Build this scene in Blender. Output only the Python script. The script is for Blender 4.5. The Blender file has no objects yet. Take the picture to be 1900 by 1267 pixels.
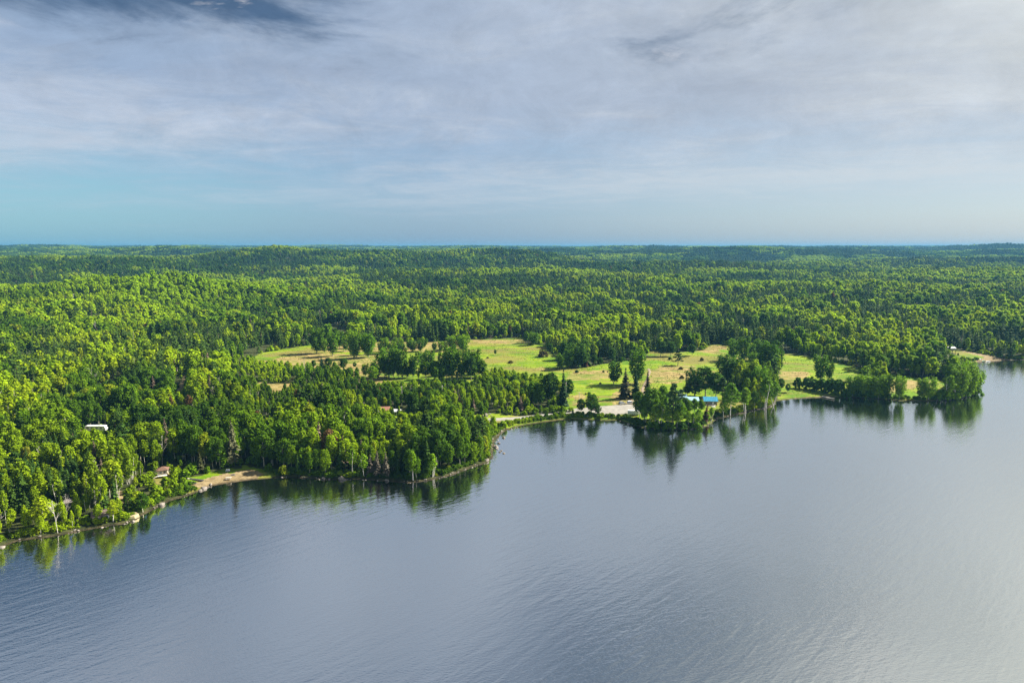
import bpy, math, random
import numpy as np
from mathutils import Vector

R = math.radians
rng = np.random.default_rng(11)
random.seed(5)
scene = bpy.context.scene
COL = scene.collection

# ------------------------------------------------------------------ camera
CAM_H = 95.0
F_PX, CX, CY = 1267.0, 950.0, 633.5
PITCH = math.atan((CY - 458.5) / F_PX)
cam_d = bpy.data.cameras.new('camera')
cam_d.sensor_width = 36.0
cam_d.lens = 24.0
cam_d.clip_start = 1.0
cam_d.clip_end = 60000.0
cam = bpy.data.objects.new('camera', cam_d)
cam.location = (0, 0, CAM_H)
cam.rotation_euler = (math.pi / 2 - PITCH, 0, 0)
COL.objects.link(cam)
scene.camera = cam

# ------------------------------------------------------------------ sun, sky, exposure
SUN_AZ, SUN_EL = 67.0, 40.0            # degrees right of the view direction / above the horizon
SUN_STRENGTH = 4.9
SKY_STRENGTH = 0.10
EXPOSURE = 1.75
scene.view_settings.view_transform = 'Standard'
scene.view_settings.look = 'None'
scene.view_settings.gamma = 1.0
scene.view_settings.exposure = EXPOSURE
scene.view_settings.use_curve_mapping = False

sun_d = bpy.data.lights.new('sun', 'SUN')
sun_d.energy = SUN_STRENGTH
sun_d.angle = R(1.5)
sun_d.color = (1.0, 0.95, 0.84)
sun = bpy.data.objects.new('sun', sun_d)
COL.objects.link(sun)
sdir = Vector((math.sin(R(SUN_AZ)) * math.cos(R(SUN_EL)), math.cos(R(SUN_AZ)) * math.cos(R(SUN_EL)), math.sin(R(SUN_EL))))
sun.rotation_euler = sdir.to_track_quat('Z', 'Y').to_euler()


class NT:
    """small helper for node trees"""
    def __init__(self, tree):
        self.t = tree

    def n(self, kind, **kw):
        nd = self.t.nodes.new(kind)
        for k, v in kw.items():
            setattr(nd, k, v)
        return nd

    def l(self, a, b):
        self.t.links.new(a, b)

    def put(self, sock, v):
        if isinstance(v, bpy.types.NodeSocket):
            self.l(v, sock)
        else:
            sock.default_value = v

    def math(self, op, a, b=0.0, c=None, clamp=False):
        m = self.n('ShaderNodeMath', operation=op, use_clamp=clamp)
        self.put(m.inputs[0], a)
        self.put(m.inputs[1], b)
        if c is not None:
            self.put(m.inputs[2], c)
        return m.outputs[0]

    def mix(self, f, a, b, blend='MIX'):
        m = self.n('ShaderNodeMix', data_type='RGBA', blend_type=blend)
        self.put(m.inputs[0], f)
        self.put(m.inputs[6], a if not isinstance(a, tuple) else (*a, 1.0)[:4])
        self.put(m.inputs[7], b if not isinstance(b, tuple) else (*b, 1.0)[:4])
        return m.outputs[2]

    def noise(self, vec, scale, detail=3.0, rough=0.55, dist=0.0):
        m = self.n('ShaderNodeTexNoise')
        if vec is not None:
            self.l(vec, m.inputs['Vector'])
        m.inputs['Scale'].default_value = scale
        m.inputs['Detail'].default_value = detail
        m.inputs['Roughness'].default_value = rough
        m.inputs['Distortion'].default_value = dist
        return m.outputs['Fac']

    def ramp(self, f, lo, hi):
        m = self.n('ShaderNodeMapRange', interpolation_type='SMOOTHSTEP')
        self.put(m.inputs[0], f)
        m.inputs[1].default_value = lo
        m.inputs[2].default_value = hi
        return m.outputs[0]

    def mapping(self, vec, loc=(0, 0, 0), rot=(0, 0, 0), scale=(1, 1, 1)):
        """turn first, then stretch and shift"""
        if any(rot):
            m0 = self.n('ShaderNodeMapping')
            self.l(vec, m0.inputs[0])
            m0.inputs[2].default_value = rot
            vec = m0.outputs[0]
        m = self.n('ShaderNodeMapping')
        self.l(vec, m.inputs[0])
        m.inputs[1].default_value = loc
        m.inputs[3].default_value = scale
        return m.outputs[0]


world = bpy.data.worlds.new('World')
scene.world = world
world.use_nodes = True
wt = world.node_tree
wt.nodes.clear()
W = NT(wt)
sky = W.n('ShaderNodeTexSky', sky_type='NISHITA')
sky.sun_disc = False
sky.sun_elevation = R(SUN_EL)
sky.sun_rotation = R(SUN_AZ)
sky.altitude = 300.0
sky.air_density = 1.0
sky.dust_density = 1.6
sky.ozone_density = 1.4
tc = W.n('ShaderNodeTexCoord')
sep = W.n('ShaderNodeSeparateXYZ')
W.l(tc.outputs['Generated'], sep.inputs[0])
dx, dy, dz = sep.outputs
zz = W.math('MAXIMUM', dz, 0.0)
den = W.math('ADD', zz, 0.07)
comb = W.n('ShaderNodeCombineXYZ')
W.l(W.math('DIVIDE', dx, den), comb.inputs[0])
W.l(W.math('DIVIDE', dy, den), comb.inputs[1])
P = comb.outputs[0]                    # position on a cloud layer overhead
KS = 1.0 / (SKY_STRENGTH * 2 ** EXPOSURE)


def kc(r_, g_, b_):
    return (r_ * KS, g_ * KS, b_ * KS)


# how far a direction turns towards the sun
sunh = Vector((sdir.x, sdir.y, 0)).normalized()
dotn = W.n('ShaderNodeVectorMath', operation='DOT_PRODUCT')
W.l(tc.outputs['Generated'], dotn.inputs[0])
dotn.inputs[1].default_value = sunh
side = W.ramp(dotn.outputs['Value'], -0.5, 0.95)
dot2 = W.n('ShaderNodeVectorMath', operation='DOT_PRODUCT')
W.l(tc.outputs['Generated'], dot2.inputs[0])
dot2.inputs[1].default_value = sdir
glow = W.math('POWER', W.math('MAXIMUM', dot2.outputs['Value'], 0.0), 7.0)
# clear air near the horizon, thin veil of high cloud above
low_c = W.mix(W.ramp(side, 0.0, 0.6), kc(0.17, 0.45, 0.58), kc(0.15, 0.30, 0.47))
low_c = W.mix(W.ramp(side, 0.55, 1.0), low_c, kc(0.24, 0.36, 0.47))
low_c = W.mix(0.15, low_c, sky.outputs[0])
v1 = W.noise(W.mapping(P, loc=(3.1, 0.4, 0), rot=(0, 0, 0.25), scale=(0.13, 0.30, 1)), 1.0, 5.0, 0.55, 0.6)
v2 = W.noise(W.mapping(P, loc=(1.0, 7.4, 0), scale=(1.3, 1.5, 1)), 1.0, 8.0, 0.7, 0.5)
vn = W.math('ADD', W.math('MULTIPLY', v1, 0.65), W.math('MULTIPLY', v2, 0.35))
veil_c = W.mix(side, kc(0.31, 0.42, 0.61), kc(0.47, 0.53, 0.63))
veil_c = W.mix(W.ramp(vn, 0.38, 0.62), veil_c, W.mix(side, kc(0.56, 0.62, 0.74), kc(0.65, 0.69, 0.73)))
vf = W.ramp(W.math('ADD', dz, W.math('MULTIPLY', W.math('SUBTRACT', vn, 0.5), 0.26)), 0.02, 0.18)
skyc = W.mix(W.math('MULTIPLY', vf, 0.94), low_c, veil_c)
# blue showing through the veil
hole = W.ramp(W.noise(W.mapping(P, loc=(8.2, 3.3, 0), rot=(0, 0, 0.5), scale=(0.42, 0.55, 1)), 1.0, 6.0, 0.6, 0.5), 0.44, 0.66)
thin = W.math('ADD', W.math('MULTIPLY', W.math('MULTIPLY', hole, W.ramp(dz, 0.14, 0.30)), 0.62), W.math('MULTIPLY', W.ramp(dz, 0.30, 0.52), 0.42), clamp=True)
skyc = W.mix(thin, skyc, kc(0.26, 0.33, 0.47))
# darker broken clouds, lower and thicker overhead and away from the sun
c1 = W.noise(W.mapping(P, loc=(14.35, 8.5, 0), rot=(0, 0, -0.25), scale=(0.9, 0.9, 1)), 1.0, 7.0, 0.6, 0.4)
bias = W.math('ADD', W.math('MULTIPLY', W.ramp(dz, 0.28, 0.50), 0.11), W.math('MULTIPLY', W.math('MULTIPLY', W.ramp(dotn.outputs['Value'], 0.35, 0.05), W.ramp(dz, 0.44, 0.34)), 0.16))
dens = W.ramp(W.math('ADD', c1, bias), 0.53, 0.74)
dens = W.math('MULTIPLY', dens, W.ramp(W.math('ADD', dz, W.math('MULTIPLY', W.math('SUBTRACT', v2, 0.5), 0.14)), 0.225, 0.285))
c2 = W.noise(W.mapping(P, loc=(13.0, 1.1, 0), scale=(1.9, 2.6, 1)), 1.0, 6.0, 0.6, 0.5)
dark_c = W.mix(W.ramp(c2, 0.52, 0.68), kc(0.06, 0.125, 0.24), kc(0.70, 0.70, 0.76))
skyc = W.mix(W.math('MULTIPLY', dens, 0.92), skyc, dark_c)
mot = W.noise(W.mapping(tc.outputs['Generated'], loc=(2.0, 5.0, 0), scale=(11.0, 11.0, 17.0)), 1.0, 7.0, 0.72, 0.4)
motk = W.math('ADD', W.math('MULTIPLY', W.math('SUBTRACT', mot, 0.5), 0.50), 1.0)
mv = W.n('ShaderNodeVectorMath', operation='SCALE')
W.l(skyc, mv.inputs[0])
W.l(motk, mv.inputs['Scale'])
skyc = W.mix(W.ramp(dz, 0.06, 0.16), skyc, mv.outputs[0])
# the sun glowing through the veil
skyc = W.mix(W.math('MULTIPLY', W.math('MULTIPLY', glow, 0.95, clamp=True), W.ramp(dz, 0.03, 0.26)), skyc, kc(1.35, 1.35, 1.12))
bg = W.n('ShaderNodeBackground')
W.l(skyc, bg.inputs[0])
bg.inputs[1].default_value = SKY_STRENGTH
wo = W.n('ShaderNodeOutputWorld')
W.l(bg.outputs[0], wo.inputs[0])

# ------------------------------------------------------------------ geometry helpers
_fwd = np.array([0, math.cos(PITCH), -math.sin(PITCH)])
_up = np.array([0, math.sin(PITCH), math.cos(PITCH)])


def ray(u, v):
    d = np.array([1.0, 0, 0]) * (u - CX) + _up * (CY - v) + _fwd * F_PX
    return d / np.linalg.norm(d)


def project(x, y, z):
    """world -> photo pixel"""
    zc = z - CAM_H
    depth = y * _fwd[1] + zc * _fwd[2]
    return CX + F_PX * x / depth, CY - F_PX * (y * _up[1] + zc * _up[2]) / depth


def flat(u, v, z=0.0):
    d = ray(u, v)
    t = (z - CAM_H) / d[2]
    return d[0] * t, d[1] * t


# ---- shoreline, traced on the water level
SHORE_PX = [(-420, 1180), (-200, 1090), (-60, 1040), (0, 1016), (30, 1004), (60, 1000), (100, 995), (150, 985), (200, 976), (230, 972), (248, 967),
            (263, 956), (285, 945), (298, 937), (315, 929), (344, 921), (365, 913), (389, 902), (429, 895), (457, 891), (500, 887),
            (520, 886), (557, 887), (611, 890), (678, 890), (718, 893), (759, 896), (793, 892), (826, 885), (853, 876),
            (879, 866), (903, 859), (915, 848), (914, 838), (916, 826), (918, 817), (926, 810), (931, 803), (940, 798), (952, 793),
            (977, 788), (1002, 784), (1040, 779), (1060, 778), (1087, 778), (1118, 780), (1148, 780), (1168, 787),
            (1188, 793), (1226, 796), (1264, 798), (1289, 796), (1312, 791), (1329, 778), (1350, 773), (1376, 768),
            (1401, 762), (1426, 757), (1436, 752), (1440, 744), (1464, 741), (1489, 739), (1515, 737.5), (1541, 737),
            (1572, 738), (1622, 740), (1673, 744), (1710, 745), (1748, 744.5), (1774, 741.5), (1799, 736), (1812, 729), (1816, 720),
            (1806, 709), (1790, 697), (1780, 685), (1784, 677), (1799, 672), (1821, 672), (1837, 671), (1868, 668.5),
            (1900, 667.5), (1960, 664), (2060, 655), (2300, 640), (2800, 622)]
SHORE = np.array([flat(u, v) for u, v in SHORE_PX])
LAKE = np.vstack([SHORE, [[2500, SHORE[-1, 1]], [2500, -900], [-900, -900], [-900, 60]]])


def inside(px, py, poly):
    res = np.zeros(px.shape, bool)
    n = len(poly)
    j = n - 1
    for i in range(n):
        xi, yi = poly[i]
        xj, yj = poly[j]
        if yi != yj:
            c = ((yi > py) != (yj > py)) & (px < (xj - xi) * (py - yi) / (yj - yi) + xi)
            res ^= c
        j = i
    return res


def seg_dist(px, py, line):
    best = np.full(px.shape, 1e12)
    for a, b in zip(line[:-1], line[1:]):
        ab = b - a
        L = ab @ ab
        t = np.clip(((px - a[0]) * ab[0] + (py - a[1]) * ab[1]) / L, 0, 1)
        d = (px - a[0] - t * ab[0]) ** 2 + (py - a[1] - t * ab[1]) ** 2
        np.minimum(best, d, out=best)
    return np.sqrt(best)


def vnoise(x, y, seed=0):
    xi = np.floor(x).astype(np.int64)
    yi = np.floor(y).astype(np.int64)
    fx = x - xi
    fy = y - yi
    fx = fx * fx * (3 - 2 * fx)
    fy = fy * fy * (3 - 2 * fy)

    def h(a, b):
        k = (a * 374761393 + b * 668265263 + seed * 974711) & 0x7fffffff
        k = ((k ^ (k >> 13)) * 1274126177) & 0x7fffffff
        return ((k ^ (k >> 16)) & 0xffff) / 65535.0
    return (h(xi, yi) * (1 - fx) + h(xi + 1, yi) * fx) * (1 - fy) + (h(xi, yi + 1) * (1 - fx) + h(xi + 1, yi + 1) * fx) * fy


def fbm(x, y, seed=0, oct=3):
    s = 0
    a = 0.5
    t = 0
    for i in range(oct):
        s = s + a * vnoise(x * 2 ** i, y * 2 ** i, seed + i * 17)
        t += a
        a *= 0.5
    return s / t


def shore_sd(x, y):
    """metres inland (+) / into the lake (-)"""
    d = np.full(x.shape, 500.0)
    r = np.hypot(x, y)
    near = r < 1300
    if near.any():
        xn, yn = x[near], y[near]
        dn = seg_dist(xn, yn, SHORE)
        dn = np.where(inside(xn, yn, LAKE), -dn, dn)
        d[near] = dn
    return d


# hills: (photo x, distance, crest height, half width across, half width in depth)
HILLS = [(290, 960, 30, 190, 105), (270, 1300, -14, 400, 150), (60, 760, 10, 130, 110), (520, 2250, 36, 420, 260), (820, 2250, 32, 520, 260), (700, 2900, -24, 900, 260), (290, 3600, 38, 330, 420),
         (-60, 2000, 18, 400, 300), (650, 1350, 8, 300, 200), (1000, 3600, 32, 700, 330), (1180, 4300, 22, 700, 500), (60, 5200, 20, 900, 500),
         (1760, 4300, 27, 600, 500), (1560, 2700, -12, 800, 500), (1250, 1250, 5, 260, 180), (1640, 1050, 5, 200, 150),
         (480, 7200, 16, 1500, 700), (800, 6500, 12, 1200, 700), (1400, 6000, 10, 1500, 700), (240, 9500, 12, 2500, 900), (1500, 11000, 10, 4000, 1200),
         (1500, 3300, 26, 900, 220), (1800, 2300, 17, 500, 170), (1130, 1950, 16, 480, 150), (130, 1750, 20, 330, 140), (950, 2800, -14, 900, 260), (1650, 2750, -12, 900, 200),
         (400, 1700, -8, 300, 250), (100, 2700, -16, 500, 300)]
HILLS_W = []
for u, D, h, wx, wy in HILLS:
    HILLS_W.append(((u - CX) / F_PX * D, D, h, wx, wy))


def height(x, y, sd=None):
    x = np.asarray(x, float)
    y = np.asarray(y, float)
    shp = x.shape
    x = x.ravel()
    y = y.ravel()
    if sd is None:
        sd = shore_sd(x, y)
    else:
        sd = sd.ravel()
    r = np.hypot(x, y)
    prof = np.interp(r, [0, 450, 700, 1000, 1500, 2200, 3500, 5000, 8000, 12000, 22000],
                     [2.2, 2.8, 5, 10, 18, 27, 42, 56, 70, 80, 86])
    amp = np.interp(r, [250, 500, 900, 2000, 5000, 9000, 16000], [0.8, 1.2, 12, 32, 46, 40, 16])
    n = fbm(x / 520.0 + 31, y / 380.0 + 7, 3, 3) - 0.5
    n2 = fbm(x / 60.0 + 3, y / 60.0 + 9, 9, 2) - 0.5
    z = prof + amp * n * 1.5 + 1.4 * n2
    for hx, hy, hh, wx, wy in HILLS_W:
        z = z + hh * np.exp(-((x - hx) / wx) ** 2 - ((y - hy) / wy) ** 2)
    z = np.maximum(z, 1.1)
    bank = np.clip(sd, 0, None)
    rise = 0.55 * (1 - np.exp(-bank / 1.2)) + (z - 0.55) * (1 - np.exp(-bank / 26.0))
    zl = np.where(sd >= 0, rise, np.maximum(sd * 0.22, -3.5))
    return zl.reshape(shp)


def hz(x, y):
    return float(height(np.array([x]), np.array([y]))[0])


def ground(u, v):
    """photo pixel -> point on the terrain"""
    d = ray(u, v)
    t = np.concatenate([np.arange(120, 900, 1.0), np.arange(900, 4000, 5.0)])
    x, y, z = d[0] * t, d[1] * t, CAM_H + d[2] * t
    h = np.maximum(height(x, y), 0.0)
    k = int(np.argmax(z <= h))
    if k == 0:
        k = 1
    a = (z[k - 1] - h[k - 1]) / max(1e-6, (z[k - 1] - h[k - 1]) - (z[k] - h[k]))
    tt = t[k - 1] + a * (t[k] - t[k - 1])
    X, Y = d[0] * tt, d[1] * tt
    return X, Y, max(hz(X, Y), 0.0)


def gpoly(pts, z=3.0):
    return np.array([flat(u, v, z) for u, v in pts])


CLEAR = [gpoly(p, z) for p, z in [
    ([(455, 668), (490, 655), (545, 646), (600, 640), (700, 638), (800, 638), (880, 634), (972, 631), (974, 640), (1015, 642), (1018, 652),
      (1040, 660), (1060, 684), (1140, 672), (1200, 665), (1205, 652), (1225, 652), (1240, 656), (1300, 652), (1320, 642), (1348, 642),
      (1440, 655), (1440, 690), (1400, 700), (1345, 712), (1380, 735), (1400, 748), (1340, 764), (1310, 782), (1270, 788), (1180, 778), (1060, 775), (1062, 756), (1030, 756), (1058, 720), (1000, 708), (960, 700),
      (920, 694), (880, 704), (860, 709), (780, 712), (740, 712), (700, 724), (672, 722), (662, 704), (640, 692), (600, 692), (570, 686), (500, 676)], 3.5),
    ([(470, 708), (505, 713), (556, 707), (545, 717), (525, 723), (515, 740), (503, 740), (503, 724), (478, 717)], 3.0),
    ([(1442, 658), (1505, 666), (1595, 684), (1600, 702), (1560, 706), (1500, 703), (1475, 716), (1440, 712), (1445, 690)], 2.8),
    ([(1440, 745), (1448, 730), (1470, 722), (1500, 720), (1545, 722), (1575, 726), (1575, 738), (1500, 741)], 1.2),
    ([(1655, 698), (1720, 708), (1755, 708), (1765, 742), (1680, 745), (1560, 738), (1560, 720), (1640, 722)], 1.5),
    ([(1752, 649), (1800, 656), (1885, 667), (1800, 673), (1785, 667)], 1.2),
    ([(325, 915), (345, 892), (372, 882), (430, 873), (455, 866), (505, 877), (510, 888), (430, 896), (389, 903)], 0.8),
    ([(120, 812), (140, 797), (205, 799), (205, 812), (165, 820)], 2.5),
    ([(840, 790), (870, 772), (920, 768), (960, 772), (1070, 765), (1070, 790)], 1.5),
    ([(278, 888), (285, 878), (318, 878), (322, 890), (300, 900)], 1.6),
    ([(690, 775), (700, 764), (745, 764), (755, 776)], 2.6),
    ([(480, 790), (485, 783), (512, 783), (515, 790)], 2.6),
    ([(325, 733), (342, 700), (350, 702), (342, 738)], 2.6),
    ([(185, 722), (222, 714), (222, 722), (190, 728)], 2.6),
    ([(1440, 712), (1600, 700), (1575, 726), (1500, 722), (1470, 724), (1448, 730)], 2.0),
    ([(680, 724), (700, 712), (880, 704), (890, 712), (780, 722)], 3.0),
    ([(770, 712), (830, 712), (880, 715), (880, 722), (800, 718)], 2.6),
]]
# ground where growth is lower: in front of cabins and fields, along the cabin shore (polygon, level, height factor, share of bushes)
LOWVEG = [(gpoly(p, z), k, b_) for p, z, k, b_ in [
    ([(-60, 1030), (-60, 985), (60, 965), (100, 948), (140, 945), (200, 960), (230, 930), (250, 905), (300, 890), (340, 890), (380, 905), (262, 958), (230, 976)], 1.0, 0.50, 0.4),
    ([(230, 930), (250, 905), (300, 886), (340, 886), (380, 905), (262, 958)], 1.0, 0.36, 0.6),
    ([(150, 985), (160, 968), (205, 966), (215, 978)], 1.0, 0.3, 0.8),
    ([(105, 965), (108, 945), (138, 943), (140, 962)], 1.0, 0.4, 0.5),
    ([(690, 812), (690, 770), (760, 770), (760, 812)], 2.0, 0.64, 0.1),
    ([(140, 862), (140, 803), (208, 803), (208, 862)], 2.0, 0.34, 0.35),
    ([(205, 812), (200, 785), (240, 780), (245, 808)], 2.5, 0.6, 0.2),
    ([(306, 895), (308, 866), (352, 858), (378, 876), (350, 892)], 1.2, 0.28, 0.6),
    ([(480, 830), (480, 786), (515, 786), (515, 830)], 2.0, 0.6, 0.2),
    ([(470, 790), (470, 700), (560, 700), (560, 770), (530, 790)], 2.0, 0.58, 0.1),
    ([(560, 770), (560, 690), (700, 700), (700, 770)], 2.0, 0.68, 0.1),
    ([(700, 775), (700, 700), (1000, 690), (1060, 710), (1060, 760), (940, 772)], 2.0, 0.62, 0.15),
    ([(410, 735), (425, 672), (470, 660), (600, 680), (610, 735)], 3.0, 0.48, 0.15),
    ([(1748, 690), (1752, 652), (1800, 657), (1800, 690)], 1.5, 0.33, 0.4),
    ([(320, 790), (320, 700), (352, 700), (352, 790)], 2.0, 0.6, 0.2),
    ([(180, 770), (180, 716), (228, 712), (228, 770)], 2.0, 0.65, 0.1),
    ([(960, 795), (940, 770), (1060, 752), (1070, 785)], 1.0, 0.4, 0.6),
    ([(840, 800), (880, 775), (960, 772), (960, 790), (930, 802)], 1.0, 0.4, 0.5),
    ([(1330, 780), (1340, 765), (1440, 745), (1440, 756)], 1.0, 0.5, 0.3),
]]


def in_any(x, y, polys):
    m = np.zeros(x.shape, bool)
    for p in polys:
        m |= inside(x, y, p)
    return m


# ------------------------------------------------------------------ materials
MATS = {}


def material(name):
    m = bpy.data.materials.new(name)
    m.use_nodes = True
    m.node_tree.nodes.clear()
    t = NT(m.node_tree)
    out = t.n('ShaderNodeOutputMaterial')
    MATS[name] = m
    return m, t, out


def plain(name, col, rough=0.7, var=0.12, scale=1.5, metal=0.0, spec=0.3):
    m, t, out = material(name)
    tcn = t.n('ShaderNodeTexCoord')
    n = t.noise(tcn.outputs['Object'], scale, 4.0, 0.6)
    lo = tuple(c * (1 - var) for c in col)
    hi = tuple(min(1, c * (1 + var)) for c in col)
    b = t.n('ShaderNodeBsdfPrincipled')
    t.l(t.mix(t.ramp(n, 0.3, 0.7), lo, hi), b.inputs['Base Color'])
    b.inputs['Roughness'].default_value = rough
    b.inputs['Metallic'].default_value = metal
    b.inputs['Specular IOR Level'].default_value = spec
    t.l(b.outputs[0], out.inputs[0])
    return m


def leafmat(name, trans=0.3, fallback=(0.06, 0.12, 0.015)):
    m, t, out = material(name)
    at = t.n('ShaderNodeAttribute', attribute_type='INSTANCER', attribute_name='tint')
    geo = t.n('ShaderNodeNewGeometry')
    rnd = geo.outputs['Random Per Island']
    k = t.n('ShaderNodeVectorMath', operation='SCALE')
    t.l(at.outputs['Color'], k.inputs[0])
    t.l(t.math('ADD', t.math('MULTIPLY', rnd, 0.7), 0.65), k.inputs['Scale'])
    b = t.n('ShaderNodeBsdfPrincipled')
    t.l(k.outputs[0], b.inputs['Base Color'])
    b.inputs['Roughness'].default_value = 0.75
    b.inputs['Specular IOR Level'].default_value = 0.06
    tr = t.n('ShaderNodeBsdfTranslucent')
    t.l(t.mix(1.0, k.outputs[0], (1.1, 1.15, 0.5), 'MULTIPLY'), tr.inputs[0])
    mx = t.n('ShaderNodeMixShader')
    mx.inputs[0].default_value = trans
    t.l(b.outputs[0], mx.inputs[1])
    t.l(tr.outputs[0], mx.inputs[2])
    t.l(mx.outputs[0], out.inputs[0])
    return m


M_LEAF = leafmat('broad_leaf', 0.38)
M_NEEDLE = leafmat('needle', 0.12)


def barkmat(name, a, b_, sc=(3, 3, 1.2), lo=0.45, hi=0.62):
    m, t, out = material(name)
    tcn = t.n('ShaderNodeTexCoord')
    n = t.noise(t.mapping(tcn.outputs['Object'], scale=sc), 1.0, 4.0, 0.65)
    bs = t.n('ShaderNodeBsdfPrincipled')
    t.l(t.mix(t.ramp(n, lo, hi), a, b_), bs.inputs['Base Color'])
    bs.inputs['Roughness'].default_value = 0.85
    t.l(bs.outputs[0], out.inputs[0])
    return m


M_BIRCH = barkmat('birch_bark', (0.48, 0.45, 0.39), (0.17, 0.15, 0.12), (1.5, 1.5, 4), 0.5, 0.7)
M_ASPEN = barkmat('aspen_bark', (0.36, 0.34, 0.25), (0.14, 0.12, 0.09))
M_BARK = barkmat('brown_bark', (0.10, 0.07, 0.05), (0.19, 0.15, 0.11))
M_SNAG = barkmat('bleached_wood', (0.38, 0.35, 0.30), (0.22, 0.19, 0.15))
M_DEADN = leafmat('dead_needle', 0.1)

# ground
m, t, out = material('ground')
M_GROUND = m
tcn = t.n('ShaderNodeTexCoord')
pos = tcn.outputs['Object']
at = t.n('ShaderNodeAttribute', attribute_name='cover')   # R field, G sand, B bank/bare
sepc = t.n('ShaderNodeSeparateColor')
t.l(at.outputs['Color'], sepc.inputs[0])
at2 = t.n('ShaderNodeAttribute', attribute_name='lawn')   # R mown green, G dry brown
sep2 = t.n('ShaderNodeSeparateColor')
t.l(at2.outputs['Color'], sep2.inputs[0])
nf = t.noise(pos, 0.35, 5.0, 0.65)
nm = t.noise(t.mapping(pos, scale=(0.035, 0.075, 1)), 1.0, 5.0, 0.6, 0.6)
nl = t.noise(t.mapping(pos, loc=(40, 11, 0), scale=(0.018, 0.026, 1)), 1.0, 5.0, 0.6)
ng = t.noise(t.mapping(pos, loc=(4, 1, 0), scale=(0.12, 0.34, 1)), 1.0, 4.0, 0.7, 0.5)
floor_c = t.mix(t.ramp(nf, 0.35, 0.7), (0.022, 0.028, 0.008), (0.055, 0.062, 0.018))
grass = t.mix(t.ramp(nm, 0.35, 0.65), (0.055, 0.125, 0.002), (0.15, 0.21, 0.004))
grass = t.mix(t.math('MULTIPLY', t.ramp(ng, 0.50, 0.70), 0.7), grass, (0.27, 0.23, 0.05))
grass = t.mix(t.math('MULTIPLY', t.ramp(nl, 0.47, 0.62), 0.75), grass, (0.15, 0.115, 0.035))
dryc = t.mix(t.ramp(ng, 0.36, 0.66), (0.13, 0.085, 0.035), (0.30, 0.23, 0.085))
dry_f = t.math('MULTIPLY', sep2.outputs[1], t.ramp(t.math('ADD', t.math('MULTIPLY', nm, 0.6), t.math('MULTIPLY', ng, 0.4)), 0.34, 0.58))
grass = t.mix(dry_f, grass, dryc)
green = t.mix(t.ramp(nf, 0.3, 0.7), (0.07, 0.15, 0.003), (0.11, 0.18, 0.004))
grass = t.mix(sep2.outputs[0], grass, green)
sand = t.mix(t.ramp(nf, 0.35, 0.7), (0.15, 0.11, 0.055), (0.25, 0.19, 0.10))
bank = t.mix(t.ramp(nf, 0.40, 0.65), (0.02, 0.015, 0.009), (0.07, 0.05, 0.031))
c = t.mix(sepc.outputs[0], floor_c, grass)
c = t.mix(t.math('MULTIPLY', sepc.outputs[1], t.ramp(t.math('ADD', sepc.outputs[1], nm), 0.75, 1.2)), c, sand)
c = t.mix(sepc.outputs[2], c, bank)
b = t.n('ShaderNodeBsdfPrincipled')
t.l(c, b.inputs['Base Color'])
b.inputs['Roughness'].default_value = 0.95
b.inputs['Specular IOR Level'].default_value = 0.1
bp = t.n('ShaderNodeBump')
bp.inputs['Strength'].default_value = 0.9
bp.inputs['Distance'].default_value = 0.9
t.l(t.math('ADD', ng, t.math('MULTIPLY', nf, 0.5)), bp.inputs['Height'])
t.l(bp.outputs[0], b.inputs['Normal'])
t.l(b.outputs[0], out.inputs[0])

# water
m, t, out = material('lake_water')
M_WATER = m
tcn = t.n('ShaderNodeTexCoord')
pos = tcn.outputs['Object']
patch = t.noise(t.mapping(pos, rot=(0, 0, 0.5), scale=(0.006, 0.012, 1)), 1.0, 3.0, 0.5, 0.4)
w1 = t.noise(t.mapping(pos, rot=(0, 0, R(-45)), scale=(0.085, 0.42, 1)), 1.0, 2.0, 0.45, 0.4)
w2 = t.noise(t.mapping(pos, rot=(0, 0, R(-20)), scale=(0.22, 0.9, 1)), 1.0, 2.0, 0.5, 0.2)
w3 = t.noise(t.mapping(pos, rot=(0, 0, R(12)), scale=(0.9, 2.2, 1)), 1.0, 2.0, 0.5)
hgt = t.math('ADD', t.math('MULTIPLY', t.math('MULTIPLY', w1, 0.095), t.math('ADD', t.math('MULTIPLY', t.ramp(patch, 0.35, 0.65), 0.8), 0.25)),
             t.math('ADD', t.math('MULTIPLY', t.math('MULTIPLY', w2, 0.06), t.ramp(patch, 0.3, 0.7)), t.math('MULTIPLY', w3, 0.03)))
bp = t.n('ShaderNodeBump')
bp.inputs['Strength'].default_value = 1.0
bp.inputs['Distance'].default_value = 1.0
t.l(hgt, bp.inputs['Height'])
gl = t.n('ShaderNodeBsdfGlossy')
gl.inputs['Roughness'].default_value = 0.03
gl.inputs['Color'].default_value = (0.98, 0.98, 0.97, 1)
t.l(bp.outputs[0], gl.inputs['Normal'])
df = t.n('ShaderNodeBsdfDiffuse')
df.inputs['Color'].default_value = (0.006, 0.008, 0.008, 1)
fr = t.n('ShaderNodeFresnel')
fr.inputs['IOR'].default_value = 2.45
t.l(bp.outputs[0], fr.inputs['Normal'])
mx = t.n('ShaderNodeMixShader')
t.l(t.math('ADD', t.math('MULTIPLY', fr.outputs[0], 0.72), 0.52, clamp=True), mx.inputs[0])
t.l(df.outputs[0], mx.inputs[1])
t.l(gl.outputs[0], mx.inputs[2])
t.l(mx.outputs[0], out.inputs[0])

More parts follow.
